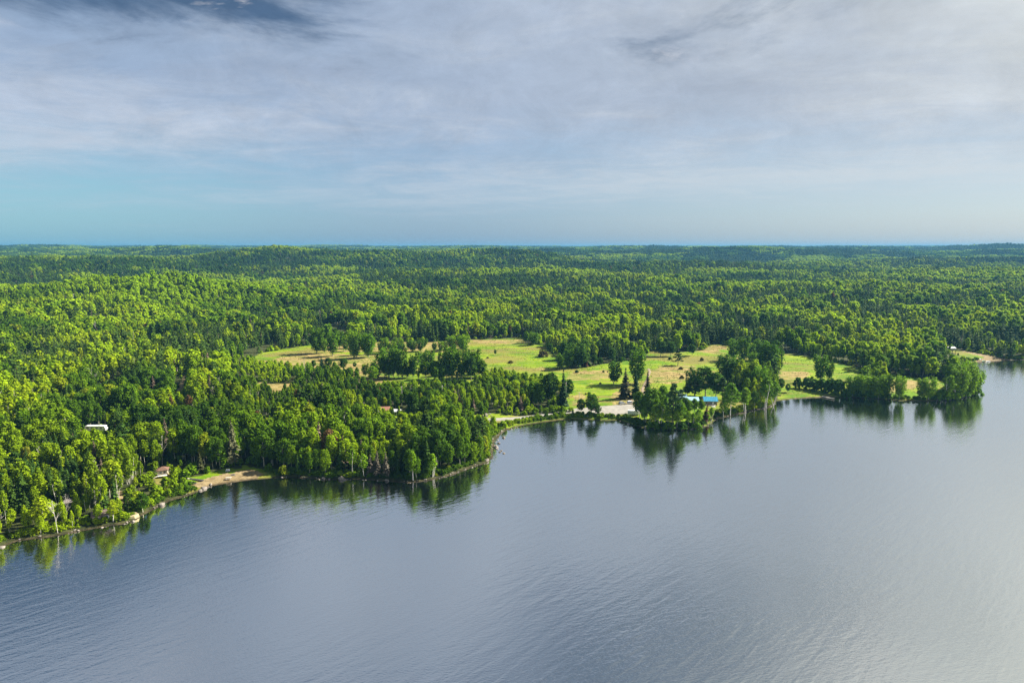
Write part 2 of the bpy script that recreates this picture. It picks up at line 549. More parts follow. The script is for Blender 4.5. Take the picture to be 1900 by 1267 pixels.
M_ROAD = plain('gravel', (0.21, 0.195, 0.165), 0.95, 0.18, 0.4)
M_PATH = plain('bare_earth', (0.19, 0.145, 0.095), 0.95, 0.25, 0.5)
M_ROCK = plain('granite', (0.18, 0.155, 0.13), 0.9, 0.35, 1.2)
M_WHITE = plain('white_paint', (0.66, 0.66, 0.64), 0.5, 0.05)
M_CREAM = plain('cream_siding', (0.46, 0.40, 0.28), 0.7, 0.08)
M_TAN = plain('tan_siding', (0.42, 0.36, 0.25), 0.75, 0.1)
M_BRICK = plain('brown_siding', (0.28, 0.19, 0.14), 0.8, 0.2, 4)
M_RROOF = plain('rust_shingle', (0.13, 0.072, 0.048), 0.8, 0.25, 2)
M_BROOF = plain('brown_shingle', (0.11, 0.08, 0.065), 0.85, 0.25, 2)
M_GROOF = plain('grey_shingle', (0.15, 0.125, 0.115), 0.85, 0.25, 2)
M_BLUE = plain('blue_metal', (0.02, 0.21, 0.33), 0.4, 0.12, 0.5, 0.0, 0.5)
M_PBLUE = plain('pale_blue_metal', (0.26, 0.42, 0.50), 0.4, 0.18, 0.5, 0.0, 0.5)
M_DARK = plain('dark_rubber', (0.02, 0.02, 0.022), 0.6)
M_GLASS = plain('window_glass', (0.05, 0.07, 0.09), 0.12, 0.1, 1, 0, 0.8)
M_WOOD = plain('weathered_plank', (0.46, 0.40, 0.32), 0.85, 0.25, 3)
M_PALEW = plain('pale_plank', (0.66, 0.60, 0.48), 0.85, 0.15, 3)
M_DWOOD = plain('dark_timber', (0.07, 0.06, 0.06), 0.85, 0.25, 3)
M_POLE = plain('utility_pole_wood', (0.55, 0.50, 0.42), 0.85, 0.15, 2)
M_SILVER = plain('silver_paint', (0.55, 0.57, 0.60), 0.25, 0.04, 1, 0.6, 0.6)
M_CARW = plain('white_car_paint', (0.80, 0.80, 0.80), 0.25, 0.03, 1, 0.0, 0.6)
M_RED = plain('red_paint', (0.45, 0.05, 0.04), 0.5, 0.1)
M_GREENB = plain('green_hull', (0.10, 0.22, 0.13), 0.5, 0.1)
M_GREYM = plain('grey_metal', (0.35, 0.36, 0.37), 0.5, 0.1)
M_WIRE = plain('cable', (0.08, 0.08, 0.08), 0.6)


# ------------------------------------------------------------------ mesh builder
class MB:
    def __init__(self):
        self.v = []
        self.f = []
        self.m = []

    def add(self, vs, fs, mi=0):
        o = len(self.v)
        self.v.extend([tuple(map(float, p)) for p in vs])
        self.f.extend([tuple(i + o for i in f) for f in fs])
        self.m.extend([mi] * len(fs))
        return self

    def box(self, c, s, mi=0, rz=0.0, taper=1.0):
        x, y, z = s[0] / 2, s[1] / 2, s[2] / 2
        vs = []
        for dz, k in ((-z, 1.0), (z, taper)):
            for ax, ay in ((-x, -y), (x, -y), (x, y), (-x, y)):
                px, py = ax * k, ay * k
                vs.append((c[0] + px * math.cos(rz) - py * math.sin(rz), c[1] + px * math.sin(rz) + py * math.cos(rz), c[2] + dz))
        return self.add(vs, [(3, 2, 1, 0), (4, 5, 6, 7), (0, 1, 5, 4), (1, 2, 6, 5), (2, 3, 7, 6), (3, 0, 4, 7)], mi)

    def prism(self, prof, x0, x1, mi=0):
        """profile in (y,z) extruded along x"""
        n = len(prof)
        vs = [(x0, p[0], p[1]) for p in prof] + [(x1, p[0], p[1]) for p in prof]
        fs = [tuple(range(n - 1, -1, -1)), tuple(range(n, 2 * n))]
        for i in range(n):
            j = (i + 1) % n
            fs.append((i, j, n + j, n + i))
        return self.add(vs, fs, mi)

    def prism_y(self, prof, y0, y1, mi=0):
        """profile in (x,z) extruded along y"""
        n = len(prof)
        vs = [(p[0], y0, p[1]) for p in prof] + [(p[0], y1, p[1]) for p in prof]
        fs = [tuple(range(n)), tuple(range(2 * n - 1, n - 1, -1))]
        for i in range(n):
            j = (i + 1) % n
            fs.append((j, i, n + i, n + j))
        return self.add(vs, fs, mi)

    def tube(self, pts, rad, sides=6, mi=0, cap=True):
        pts = [Vector(p) for p in pts]
        n = len(pts)
        rings = []
        for i, p in enumerate(pts):
            d = (pts[min(i + 1, n - 1)] - pts[max(i - 1, 0)]).normalized()
            a = d.orthogonal().normalized()
            b_ = d.cross(a)
            rr = rad[i] if hasattr(rad, '__len__') else rad
            rings.append([tuple(p + (a * math.cos(2 * math.pi * k / sides) + b_ * math.sin(2 * math.pi * k / sides)) * rr) for k in range(sides)])
        vs = [q for r_ in rings for q in r_]
        fs = []
        for i in range(n - 1):
            for k in range(sides):
                k2 = (k + 1) % sides
                fs.append((i * sides + k, i * sides + k2, (i + 1) * sides + k2, (i + 1) * sides + k))
        if cap:
            fs.append(tuple(range(sides - 1, -1, -1)))
            fs.append(tuple((n - 1) * sides + k for k in range(sides)))
        return self.add(vs, fs, mi)

    def mesh(self, name, mats):
        me = bpy.data.meshes.new(name)
        me.from_pydata(self.v, [], self.f)
        for m_ in mats:
            me.materials.append(m_)
        if len(mats) > 1:
            me.polygons.foreach_set('material_index', self.m)
        me.update()
        return me

    def build(self, name, mats, parent=None):
        if not isinstance(mats, (list, tuple)):
            mats = [mats]
        o = bpy.data.objects.new(name, self.mesh(name, mats))
        COL.objects.link(o)
        if parent:
            o.parent = parent
        return o


def tag(o, label=None, cat=None, group=None, kind=None):
    if label:
        o['label'] = label
    if cat:
        o['category'] = cat
    if group:
        o['group'] = group
    if kind:
        o['kind'] = kind
    return o


def empty(name, loc, rz=0.0, label=None, cat=None, group=None):
    o = bpy.data.objects.new(name, None)
    o.empty_display_size = 0.2
    o.location = loc
    o.rotation_euler = (0, 0, rz)
    COL.objects.link(o)
    return tag(o, label, cat, group)


# ------------------------------------------------------------------ terrain
az = np.concatenate([np.arange(-72, -42, 1.0), np.arange(-42, 43, 0.115), np.arange(43, 73, 1.0)])
rr = [130.0]
while rr[-1] < 800:
    rr.append(rr[-1] + max(0.8, (rr[-1] / 300.0) ** 1.3))
while rr[-1] < 22000:
    rr.append(rr[-1] * 1.022)
rr = np.array(rr)
RR, AZ = np.meshgrid(rr, np.radians(az), indexing='ij')
X = RR * np.sin(AZ)
Y = RR * np.cos(AZ)
SD = shore_sd(X.ravel(), Y.ravel()).reshape(X.shape)
Z = height(X, Y, SD)
nr, na = X.shape
idx = np.arange(nr * na).reshape(nr, na)
quads = np.stack([idx[:-1, :-1], idx[:-1, 1:], idx[1:, 1:], idx[1:, :-1]], -1).reshape(-1, 4)
keep = (SD.ravel()[quads].max(1) > -14)
quads = quads[keep]
used = np.zeros(nr * na, bool)
used[quads.ravel()] = True
remap = np.cumsum(used) - 1
verts = np.stack([X.ravel(), Y.ravel(), Z.ravel()], -1)[used]
quads = remap[quads]


def np_mesh(name, verts, quads, mats, smooth=False):
    me = bpy.data.meshes.new(name)
    n, k = len(quads), quads.shape[1]
    me.vertices.add(len(verts))
    me.vertices.foreach_set('co', np.ascontiguousarray(verts, np.float32).ravel())
    me.loops.add(n * k)
    me.loops.foreach_set('vertex_index', np.ascontiguousarray(quads, np.int32).ravel())
    me.polygons.add(n)
    me.polygons.foreach_set('loop_start', np.arange(0, n * k, k, dtype=np.int32))
    me.polygons.foreach_set('use_smooth', np.full(n, smooth))
    for m_ in mats:
        me.materials.append(m_)
    me.update(calc_edges=True)
    return me


me = np_mesh('ground', verts, quads[:, ::-1], [M_GROUND], True)
gx, gy, gsd = verts[:, 0], verts[:, 1], SD.ravel()[used]
jx = gx + (vnoise(gx / 3.0, gy / 3.0, 5) - 0.5) * 4
jy = gy + (vnoise(gx / 3.0, gy / 3.0, 6) - 0.5) * 6
field = in_any(jx, jy, CLEAR) & (np.hypot(gx, gy) < 1200)
SANDS = [gpoly(p, 0.8) for p in [
    [(350, 905), (372, 890), (420, 880), (455, 872), (490, 880), (470, 889), (430, 896), (389, 903)],
    [(1438, 747), (1445, 741), (1490, 736), (1545, 733), (1545, 739), (1490, 741)],
    [(1762, 652), (1800, 657), (1880, 667), (1800, 673), (1825, 664)],
    [(205, 935), (222, 912), (236, 918), (232, 935)], [(125, 812), (150, 799), (165, 812), (160, 820)],
    [(325, 735), (342, 702), (350, 702), (342, 738)],
]]
sand_m = in_any(jx * 0.5 + gx * 0.5, jy * 0.5 + gy * 0.5, SANDS)
bank_m = np.clip(1.0 - gsd / np.where(gx < 0, 1.3, 1.8), 0, 1) * (np.hypot(gx, gy) < 1300)
GREENS = [(1125, 738, 14, 2.6), (1214, 674, 18, 2.6), (1009, 643, 13, 1.8), (1690, 727, 17, 5), (1345, 654, 10, 2.5)]
lawn = np.zeros(len(gx))
for u, v, wu, wv in GREENS:
    cx_, cy_ = flat(u, v, 3.0)
    ax_ = abs(flat(u + wu, v, 3.0)[0] - cx_)
    ay_ = abs(flat(u, v - wv, 3.0)[1] - cy_)
    q = ((gx - cx_) / ax_) ** 2 + ((gy - cy_) / ay_) ** 2
    lawn = np.maximum(lawn, np.clip((1.25 - q) * 4, 0, 1))
DRY = [gpoly(p, 3) for p in [
    [(1205, 695), (1230, 680), (1290, 680), (1290, 700), (1262, 712), (1215, 712), (1200, 710)],
    [(1050, 705), (1060, 690), (1130, 686), (1135, 702)], [(480, 672), (560, 656), (700, 660), (720, 700), (690, 722), (640, 692), (560, 680)],
    [(470, 708), (556, 706), (520, 740), (500, 740)], [(985, 685), (1010, 680), (1010, 688)], [(875, 635), (975, 634), (975, 641), (890, 641)],
    [(1290, 655), (1325, 642), (1350, 648), (1340, 660)], [(1440, 700), (1450, 688), (1500, 690), (1500, 702), (1450, 705)],
    [(1062, 750), (1070, 725), (1085, 730), (1080, 750)], [(1130, 760), (1140, 725), (1200, 722), (1210, 745)],
    [(1560, 725), (1640, 705), (1700, 705), (1700, 718), (1600, 735)], [(600, 640), (800, 638), (870, 640), (870, 655), (600, 655)]]]
dry = in_any(jx, jy, DRY).astype(float)
ca = me.color_attributes.new('cover', 'FLOAT_COLOR', 'POINT')
arr = np.stack([field * 1.0, sand_m * 1.0, bank_m, np.ones(len(gx))], -1).astype(np.float32)
ca.data.foreach_set('color', arr.ravel())
ca = me.color_attributes.new('lawn', 'FLOAT_COLOR', 'POINT')
arr = np.stack([lawn, dry, dry * 0, np.ones(len(gx))], -1).astype(np.float32)
ca.data.foreach_set('color', arr.ravel())
g = bpy.data.objects.new('ground', me)
COL.objects.link(g)
tag(g, 'rolling wooded land with open grassy fields beside the lake', kind='structure')

wv = np.array([(-3000, -1500, 0), (3000, -1500, 0), (3000, 1500, 0), (-3000, 1500, 0)], float)
wme = np_mesh('lake', wv, np.array([[0, 1, 2, 3]]), [M_WATER])
wob = bpy.data.objects.new('lake', wme)
COL.objects.link(wob)
tag(wob, 'calm rippled grey lake reflecting the sky', kind='structure')


def ribbon(name, cl, widths, mat, label, lift=0.05):
    """a strip draped on the terrain along pixel centre points"""
    P_ = np.array([ground(u, v)[:2] for u, v in cl])
    s = np.r_[0, np.cumsum(np.hypot(*np.diff(P_, axis=0).T))]
    ss = np.arange(0, s[-1], 1.2)
    px = np.interp(ss, s, P_[:, 0])
    py = np.interp(ss, s, P_[:, 1])
    for _ in range(6):
        px[1:-1] = (px[:-2] + 2 * px[1:-1] + px[2:]) / 4
        py[1:-1] = (py[:-2] + 2 * py[1:-1] + py[2:]) / 4
    w = np.interp(ss, s, widths)
    tx, ty = np.gradient(px), np.gradient(py)
    L = np.hypot(tx, ty) + 1e-9
    nx, ny = -ty / L, tx / L
    K = 7
    rows = []
    for k in range(K):
        o_ = (k / (K - 1) - 0.5)
        ww = w * (1 + 0.25 * (vnoise(ss / 3.0, ss * 0 + k, 3) - 0.5))
        x_, y_ = px + nx * o_ * ww, py + ny * o_ * ww
        rows.append(np.stack([x_, y_, height(x_, y_) + lift + (0.05 if 0 < k < K - 1 else -0.08)], -1))
    V = np.stack(rows, 1)
    n = len(ss)
    ii = np.arange(n * K).reshape(n, K)
    q = np.stack([ii[:-1, :-1], ii[1:, :-1], ii[1:, 1:], ii[:-1, 1:]], -1).reshape(-1, 4)[:, ::-1]
    me_ = np_mesh(name, V.reshape(-1, 3), q, [mat], True)
    o = bpy.data.objects.new(name, me_)
    COL.objects.link(o)
    return tag(o, label, kind='structure')


ribbon('road', [(790, 786), (838, 782), (866, 780), (900, 779), (950, 777), (990, 774), (1030, 770), (1065, 766), (1100, 763), (1140, 761)],
       [4, 5, 5.5, 5.5, 5.5, 7, 9, 13, 18, 20], M_ROAD, 'pale gravel road along the lake shore', 0.14)
ribbon('parking_lot', [(1118, 762), (1150, 760), (1180, 758), (1215, 757)], [16, 20, 20, 14], M_ROAD, 'pale gravel parking lot beside the tree-covered point', 0.2)
ribbon('path', [(1203, 684), (1206, 690), (1200, 705), (1192, 722), (1195, 732), (1170, 745)], [1.8, 1.6, 1.5, 1.6, 3.0, 2.5], M_PATH, 'bare earth track through the dry field', 0.12)

# ------------------------------------------------------------------ tree prototypes


def quads_from(c, n, s, rnd, asp=1.0, axis=None):
    """leaf quads at centres c with normals n and half sizes s"""
    N = len(c)
    n = n / (np.linalg.norm(n, axis=1, keepdims=True) + 1e-9)
    a = rnd.normal(size=(N, 3)) if axis is None else axis
    a = a - n * (a * n).sum(1, keepdims=True)
    a /= np.linalg.norm(a, axis=1, keepdims=True) + 1e-9
    b_ = np.cross(n, a)
    s = np.asarray(s).reshape(-1, 1) * np.ones((N, 1))
    k1 = 0.75 + 0.5 * rnd.random((N, 4, 1))
    V = np.stack([c + (-a * asp * 1.0) * s * k1[:, 0], c + (-b_) * s * k1[:, 1], c + (a * asp) * s * k1[:, 2], c + b_ * s * k1[:, 3]], 1)
    V += n[:, None, :] * (rnd.normal(size=(N, 4, 1)) * 0.18 * s[:, None])
    return V.reshape(-1, 3), np.arange(N * 4).reshape(N, 4)


def crown_broad(rnd, H, Wd, base, lod, shape='round'):
    """clumped crown between base*H and H"""
    h0, h1 = base * H, H
    ch = h1 - h0
    nl = {'round': 34, 'birch': 26, 'vase': 34, 'col': 18, 'shrub': 14}[shape]
    rad = Wd / 2
    cs, rs = [], []
    for i in range(nl):
        t_ = (i + rnd.random()) / nl
        if shape == 'round':
            env = math.sin(math.pi * (0.12 + 0.80 * t_)) ** 0.6
        elif shape == 'birch':
            env = (math.sin(math.pi * (0.10 + 0.86 * t_)) ** 0.8) * (1.0 - 0.25 * t_)
        elif shape == 'vase':
            env = 0.35 + 0.65 * math.sin(math.pi * min(1, (0.05 + 0.85 * t_ ** 0.8)) * 0.72)
        elif shape == 'col':
            env = 0.55 + 0.45 * math.sin(math.pi * t_)
        else:
            env = math.sqrt(max(0.05, 1 - t_ ** 2))
        a_ = i * 2.399 + rnd.random() * 0.9
        cr = rad * (0.20 + 0.26 * rnd.random()) * (0.9 if shape in ('birch', 'col') else 0.95)
        d_ = max(0, rad * env - cr * 0.65) * (0.45 + 0.62 * rnd.random() ** 0.6)
        cs.append((d_ * math.cos(a_), d_ * math.sin(a_), h0 + cr * 0.6 + (ch - cr * 1.35) * t_))
        rs.append(cr)
    cs = np.array(cs)
    rs = np.array(rs)
    ls = {0: 0.30, 1: 0.62, 2: 1.3}[lod]
    npc = {0: 90, 1: 22, 2: 4}[lod]
    C, Nn, S = [], [], []
    for c_, r_ in zip(cs, rs):
        k = int(npc * (r_ / (rad * 0.45)) ** 2 * (1.0 if shape != 'birch' else 0.8) * max(0.5, (rad / 3.2)) ** 1.3) + 2
        d_ = rnd.normal(size=(k, 3))
        d_[:, 2] = d_[:, 2] * 0.9 + 0.35
        d_ /= np.linalg.norm(d_, axis=1, keepdims=True)
        p = c_ + d_ * np.array([1, 1, {'vase': 1.6, 'birch': 1.45, 'col': 1.6, 'round': 1.15}.get(shape, 0.85)]) * r_ * (0.50 + 0.62 * rnd.random((k, 1)) ** 0.7 + 0.35 * (rnd.random((k, 1)) > 0.9))
        C.append(p)
        Nn.append(d_ * 0.8 + rnd.normal(size=(k, 3)) * 0.42 + np.array([0, 0, 0.25]))
        S.append(ls * (0.65 + 0.7 * rnd.random(k)))
    C, Nn, S = map(np.concatenate, (C, Nn, S))
    V, Q = quads_from(C, Nn, S, rnd, 1.25)
    return V, Q, cs, rs


def trunk_broad(rnd, H, base, cs, rs, lod, thick=0.014, stems=1):
    mb = MB()
    sides = 6 if lod == 0 else 4
    for s_ in range(stems):
        lean = rnd.normal(size=2) * (0.02 if stems == 1 else 0.07) * H
        bx, by = rnd.normal(size=2) * (0.0 if stems == 1 else 0.25)
        pts, rad = [], []
        for i in range(6):
            t_ = i / 5
            pts.append((bx + lean[0] * t_ + rnd.normal() * 0.006 * H * t_, by + lean[1] * t_ + rnd.normal() * 0.006 * H * t_, -0.4 + t_ * H * 0.86))
            rad.append(thick * H * (1.0 - 0.85 * t_) * (1.25 if i == 0 else 1))
        mb.tube(pts, rad, sides)
        if lod == 0:
            order = rnd.permutation(len(cs))[: (9 if stems == 1 else 5)]
            for k in order:
                cz = cs[k][2]
                t0 = min(0.85, max(base * 0.8, (cz / H - 0.16)))
                tt = (t0 * H + 0.4) / (0.86 * H) * 5
                i0 = int(min(4, tt))
                f_ = tt - i0
                p0 = np.array(pts[i0]) * (1 - f_) + np.array(pts[min(5, i0 + 1)]) * f_
                p2 = cs[k] + np.array([0, 0, rs[k] * 0.2])
                p1 = (p0 + p2) / 2 + np.array([0, 0, -0.03 * H])
                mb.tube([p0, p1, p2], [thick * H * 0.4, thick * H * 0.28, thick * H * 0.1], 4, cap=False)
    return mb


def crown_spruce(rnd, H, Wd, base, lod, sparse=1.0):
    wh = {0: 26, 1: 13, 2: 6}[lod]
    nb = {0: 11, 1: 7, 2: 4}[lod]
    C, Nn, S, A = [], [], [], []
    for i in range(wh):
        t_ = (i + 0.5 * rnd.random()) / wh
        z = H * (base + (1 - base) * t_)
        L = Wd / 2 * (1 - t_) ** 0.85 * (0.8 + 0.35 * rnd.random()) + 0.12
        for j in range(nb):
            if rnd.random() > sparse:
                continue
            a_ = rnd.random() * 2 * math.pi
            Lj = L * (0.7 + 0.45 * rnd.random())
            steps = {0: 3, 1: 2, 2: 1}[lod]
            for k in range(steps):
                f_ = (k + 0.6) / steps
                d_ = np.array([math.cos(a_), math.sin(a_), 0])
                p = d_ * Lj * f_ + np.array([0, 0, z - 0.28 * Lj * f_ + rnd.normal() * 0.05])
                C.append(p)
                A.append(d_ + np.array([0, 0, -0.35]) + rnd.normal(size=3) * 0.15)
                Nn.append(np.array([0, 0, 1.0]) + d_ * 0.5 + rnd.normal(size=3) * 0.28)
                S.append(max(0.12, Lj * (0.34 if lod < 2 else 0.62) * (1.15 - 0.5 * f_)) * (0.8 + 0.4 * rnd.random()))
    # leader
    for k in range(3):
        C.append(np.array([0, 0, H * (0.965 + 0.015 * k)]))
        Nn.append(rnd.normal(size=3) * np.array([1, 1, 0.1]))
        A.append(np.array([0, 0, 1.0]))
        S.append(0.02 * H)
    C, Nn, S, A = map(np.array, (C, Nn, S, A))
    return quads_from(C, Nn, S, rnd, 1.5, A)


def crown_pine(rnd, H, Wd, base, lod):
    nl = {0: 20, 1: 14, 2: 7}[lod]
    C, Nn, S = [], [], []
    ends = []
    for i in range(nl):
        t_ = (i + rnd.random()) / nl
        z = H * (base + (0.98 - base) * t_)
        L = Wd / 2 * (1 - t_ ** 1.6) ** 0.7 * (0.6 + 0.5 * rnd.random()) + 0.2
        a_ = i * 2.399 + rnd.random()
        cr = Wd * 0.15 * (1.1 - 0.4 * t_)
        c_ = np.array([math.cos(a_) * (L - cr * .6), math.sin(a_) * (L - cr * .6), z])
        ends.append(c_)
        k = {0: 46, 1: 12, 2: 3}[lod]
        d_ = rnd.normal(size=(k, 3))
        d_ /= np.linalg.norm(d_, axis=1, keepdims=True)
        C.append(c_ + d_ * np.array([1.25, 1.25, 0.5]) * cr)
        Nn.append(d_ * np.array([.6, .6, 1]) + rnd.normal(size=(k, 3)) * 0.4 + np.array([0, 0, 0.5]))
        S.append({0: 0.30, 1: 0.6, 2: 1.1}[lod] * (0.6 + 0.7 * rnd.random(k)))
    C, Nn, S = map(np.concatenate, (C, Nn, S))
    V, Q = quads_from(C, Nn, S, rnd, 1.4)
    return V, Q, np.array(ends)


def snag(rnd, H, lod):
    mb = MB()
    lean = rnd.normal(size=2) * 0.05 * H
    pts = [(lean[0] * t_ + rnd.normal() * 0.01 * H * t_, lean[1] * t_ + rnd.normal() * .01 * H * t_, -0.3 + t_ * H) for t_ in np.linspace(0, 1, 6)]
    mb.tube(pts, [H * 0.0085 * (1 - 0.85 * t_) + 0.02 for t_ in np.linspace(0, 1, 6)], 5)
    for i in range(11 if lod == 0 else 6):
        t_ = 0.35 + 0.6 * rnd.random()
        p0 = np.array(pts[0]) * (1 - t_) + np.array(pts[-1]) * t_
        a_ = rnd.random() * 6.28
        L = H * 0.34 * (1.12 - t_) * (0.4 + 1.0 * rnd.random())
        d_ = np.array([math.cos(a_), math.sin(a_), 0.9 + 0.5 * rnd.random()])
        p1 = p0 + d_ * L * 0.5
        p2 = p0 + d_ * L + rnd.normal(size=3) * 0.1 * L
        mb.tube([p0, p1, p2], [0.055, 0.04, 0.022], 4, cap=False)
        if lod == 0:
            for q in range(2):
                p3 = p1 + (d_ + rnd.normal(size=3) * 0.8) * L * 0.4
                mb.tube([p1, p3], [0.035, 0.015], 3, cap=False)
    return mb


def join_np(parts):
    V, Q, off = [], [], 0
    for v, q in parts:
        V.append(v)
        Q.append(q + off)
        off += len(v)
    return np.concatenate(V), np.concatenate(Q)


# kind -> list of (trunk mesh, crown mesh, H, W)
H_STD = {'birch': (13.0, 4.6), 'aspen': (14.0, 6.1), 'poplar': (14.0, 7.0), 'column': (13.0, 3.6), 'spruce': (13.0, 4.6), 'deadspruce': (11.0, 3.8),
         'pine': (14.0, 6.6), 'shrub': (3.2, 3.6), 'snag': (10.0, 3.0)}
LEAFM = {'spruce': M_NEEDLE, 'pine': M_NEEDLE, 'deadspruce': M_DEADN}
TRUNKM = {'birch': M_BIRCH, 'aspen': M_ASPEN, 'poplar': M_ASPEN, 'column': M_ASPEN, 'spruce': M_BARK, 'deadspruce': M_BARK, 'pine': M_BARK, 'shrub': M_BARK,
          'snag': M_SNAG}
NVAR = {0: {'birch': 6, 'aspen': 6, 'poplar': 4, 'column': 2, 'spruce': 5, 'deadspruce': 3, 'pine': 4, 'shrub': 4, 'snag': 4},
        1: {'birch': 4, 'aspen': 5, 'spruce': 4, 'deadspruce': 2, 'pine': 2, 'snag': 2, 'shrub': 2},
        2: {'aspen': 3, 'spruce': 3, 'pine': 2}}


def make_proto(kind, i, lod):
    rnd = np.random.default_rng(1000 * lod + 37 * i + 7 * sorted(H_STD).index(kind))
    H, Wd = H_STD[kind]
    crown = None
    if kind in ('birch', 'aspen', 'poplar', 'column', 'shrub'):
        base = {'birch': 0.30 + 0.12 * rnd.random(), 'aspen': 0.25, 'poplar': 0.13, 'column': 0.12, 'shrub': 0.0}[kind]
        shp = {'birch': 'birch', 'aspen': 'round', 'poplar': 'vase', 'column': 'col', 'shrub': 'shrub'}[kind]
        wd = Wd * (0.85 + 0.3 * rnd.random())
        V, Q, cs, rs = crown_broad(rnd, H, wd, base, lod, shp)
        crown = (V, Q)
        stems = 2 if (kind == 'birch' and i % 3 == 2) else (3 if kind == 'shrub' else 1)
        tr = trunk_broad(rnd, H, base, cs, rs, lod, {'birch': 0.0115, 'shrub': 0.012}.get(kind, 0.014), stems)
    elif kind in ('spruce', 'deadspruce'):
        sp = 1.0 if kind == 'spruce' else 0.62
        crown = crown_spruce(rnd, H, Wd * (0.85 + 0.3 * rnd.random()), 0.07 if kind == 'spruce' else 0.12, lod, sp)
        tr = MB().tube([(0, 0, -0.4), (0, 0, H * 0.5), (0, 0, H * 0.97)], [0.17, 0.1, 0.02], 5)
    elif kind == 'pine':
        V, Q, ends = crown_pine(rnd, H, Wd, 0.30, lod)
        crown = (V, Q)
        tr = MB().tube([(0, 0, -0.4), (0.1, 0, H * 0.5), (0, 0, H * 0.96)], [0.22, 0.15, 0.03], 5)
        if lod == 0:
            for e in ends:
                tr.tube([(0, 0, e[2] - 0.5), e], [0.06, 0.03], 3, cap=False)
    else:
        tr = snag(rnd, H, lod)
    return tr, crown


PROTO = {0: {}, 1: {}, 2: {}}
for lod in (0, 1, 2):
    for kind, n in NVAR[lod].items():
        PROTO[lod][kind] = []
        for i in range(n):
            tr, cr = make_proto(kind, i, lod)
            PROTO[lod][kind].append((tr, cr))

NEARMESH = {}
for kind, lst in PROTO[0].items():
    NEARMESH[kind] = []
    for i, (tr, cr) in enumerate(lst):
        tm = tr.mesh(kind + '_trunk', [TRUNKM[kind]])
        cm = np_mesh(kind + '_crown', cr[0], cr[1], [LEAFM.get(kind, M_LEAF)]) if cr is not None else None
        NEARMESH[kind].append((tm, cm))


def joined_mesh(name, tr, cr, tm, lm, keep_trunk=True):
    vs = np.array(tr.v) if keep_trunk else np.zeros((0, 3))
    mb = MB()
    if keep_trunk:
        mb.v = list(tr.v)
        mb.f = list(tr.f)
        mb.m = [0] * len(tr.f)
    if cr is not None:
        o = len(mb.v)
        mb.v += [tuple(p) for p in cr[0].tolist()]
        mb.f += [tuple(int(k) + o for k in q) for q in cr[1]]
        mb.m += [1] * len(cr[1])
    return mb.mesh(name, [tm, lm])


# proto collections for the forest (geometry-node instancing)
def proto_collection(name, entries):
    col = bpy.data.collections.new(name)
    for i, me_ in enumerate(entries):
        o = bpy.data.objects.new('%s_%03d' % (name, i), me_)
        col.objects.link(o)
    return col


LODIDX = {0: {}, 1: {}}
LODCOL = {}
for lod in (0, 1):
    ents = []
    for kind, lst in PROTO[lod].items():
        LODIDX[lod][kind] = (len(ents), len(lst))
        for i, (tr, cr) in enumerate(lst):
            ents.append(joined_mesh('%s_lod%d' % (kind, lod), tr, cr, TRUNKM[kind], LEAFM.get(kind, M_LEAF)))
    LODCOL[lod] = proto_collection('forest_source_%d' % lod, ents)

# far clumps: patches of small trees
TREE2 = []
PATCH = 46.0
ents = []
for i in range(8):
    rnd = np.random.default_rng(500 + i)
    parts = []
    conf = [0.1, 0.25, 0.5, 0.8, 0.15, 0.4, 0.65, 0.9][i]
    for gx_ in range(6):
        for gy_ in range(6):
            k = ('spruce' if rnd.random() < 0.7 else 'pine') if rnd.random() < conf else 'aspen'
            lst = PROTO[2][k]
            tr, cr = lst[rnd.integers(len(lst))]
            s_ = 0.8 + 0.5 * rnd.random()
            a_ = rnd.random() * 6.28
            v = cr[0] * s_
            v = np.stack([v[:, 0] * math.cos(a_) - v[:, 1] * math.sin(a_), v[:, 0] * math.sin(a_) + v[:, 1] * math.cos(a_), v[:, 2]], -1)
            v = v * np.array([1.15, 1.15, 1]) + np.array([(gx_ - 2.5 + rnd.normal() * 0.3) * PATCH / 6, (gy_ - 2.5 + rnd.normal() * 0.3) * PATCH / 6, 0])
            parts.append((v, cr[1]))
    V, Q = join_np(parts)
    ents.append(np_mesh('far_clump_%d' % i, V, Q, [M_LEAF if conf < 0.45 else M_NEEDLE]))
LODCOL[2] = proto_collection('forest_source_2', ents)


# ------------------------------------------------------------------ where trees grow
def jgrid(r0, r1, sp, azm, seed):
    rnd = np.random.default_rng(seed)
    n = int(2 * r1 / sp) + 2
    out_ = []
    xmax = r1 * math.sin(R(azm))
    xs = np.arange(-xmax, xmax, sp)
    ys = np.arange(r0 * math.cos(R(azm)) * 0.95, r1, sp)
    A, B = np.meshgrid(xs, ys)
    A = A.ravel() + (rnd.random(A.size) - 0.5) * sp * 0.95
    B = B.ravel() + (rnd.random(B.size) - 0.5) * sp * 0.95
    r_ = np.hypot(A, B)
    az_ = np.degrees(np.arctan2(A, B))
    k = (r_ >= r0) & (r_ < r1) & (np.abs(az_) < azm)
    return A[k], B[k]


def conif_prob(x, y, u, v, r):
    """share of conifers: patchy, more of them in the flat woods behind the fields"""
    n = 0.6 * fbm(x / 90.0 + 5, y / 90.0 + 2, 21, 3) + 0.4 * vnoise(x / 22.0, y / 22.0, 29)
    n = n + (fbm(x / 300.0 + 2, y / 170.0 + 4, 23, 2) - 0.5) * np.interp(r, [500, 1200], [0.1, 0.45])
    p = np.clip((n - 0.455) * 7.0, 0.03, 0.95)
    far = np.interp(r, [300, 600, 800, 1200, 2500], [0.6, 0.95, 1.15, 1.2, 1.1])
    p = p * far
    hill = np.exp(-((x - HILLS_W[0][0]) / 260) ** 2 - ((y - HILLS_W[0][1]) / 170) ** 2)
    p = p * (1 - 0.85 * hill)
    return np.clip(p, 0.03, 0.92)


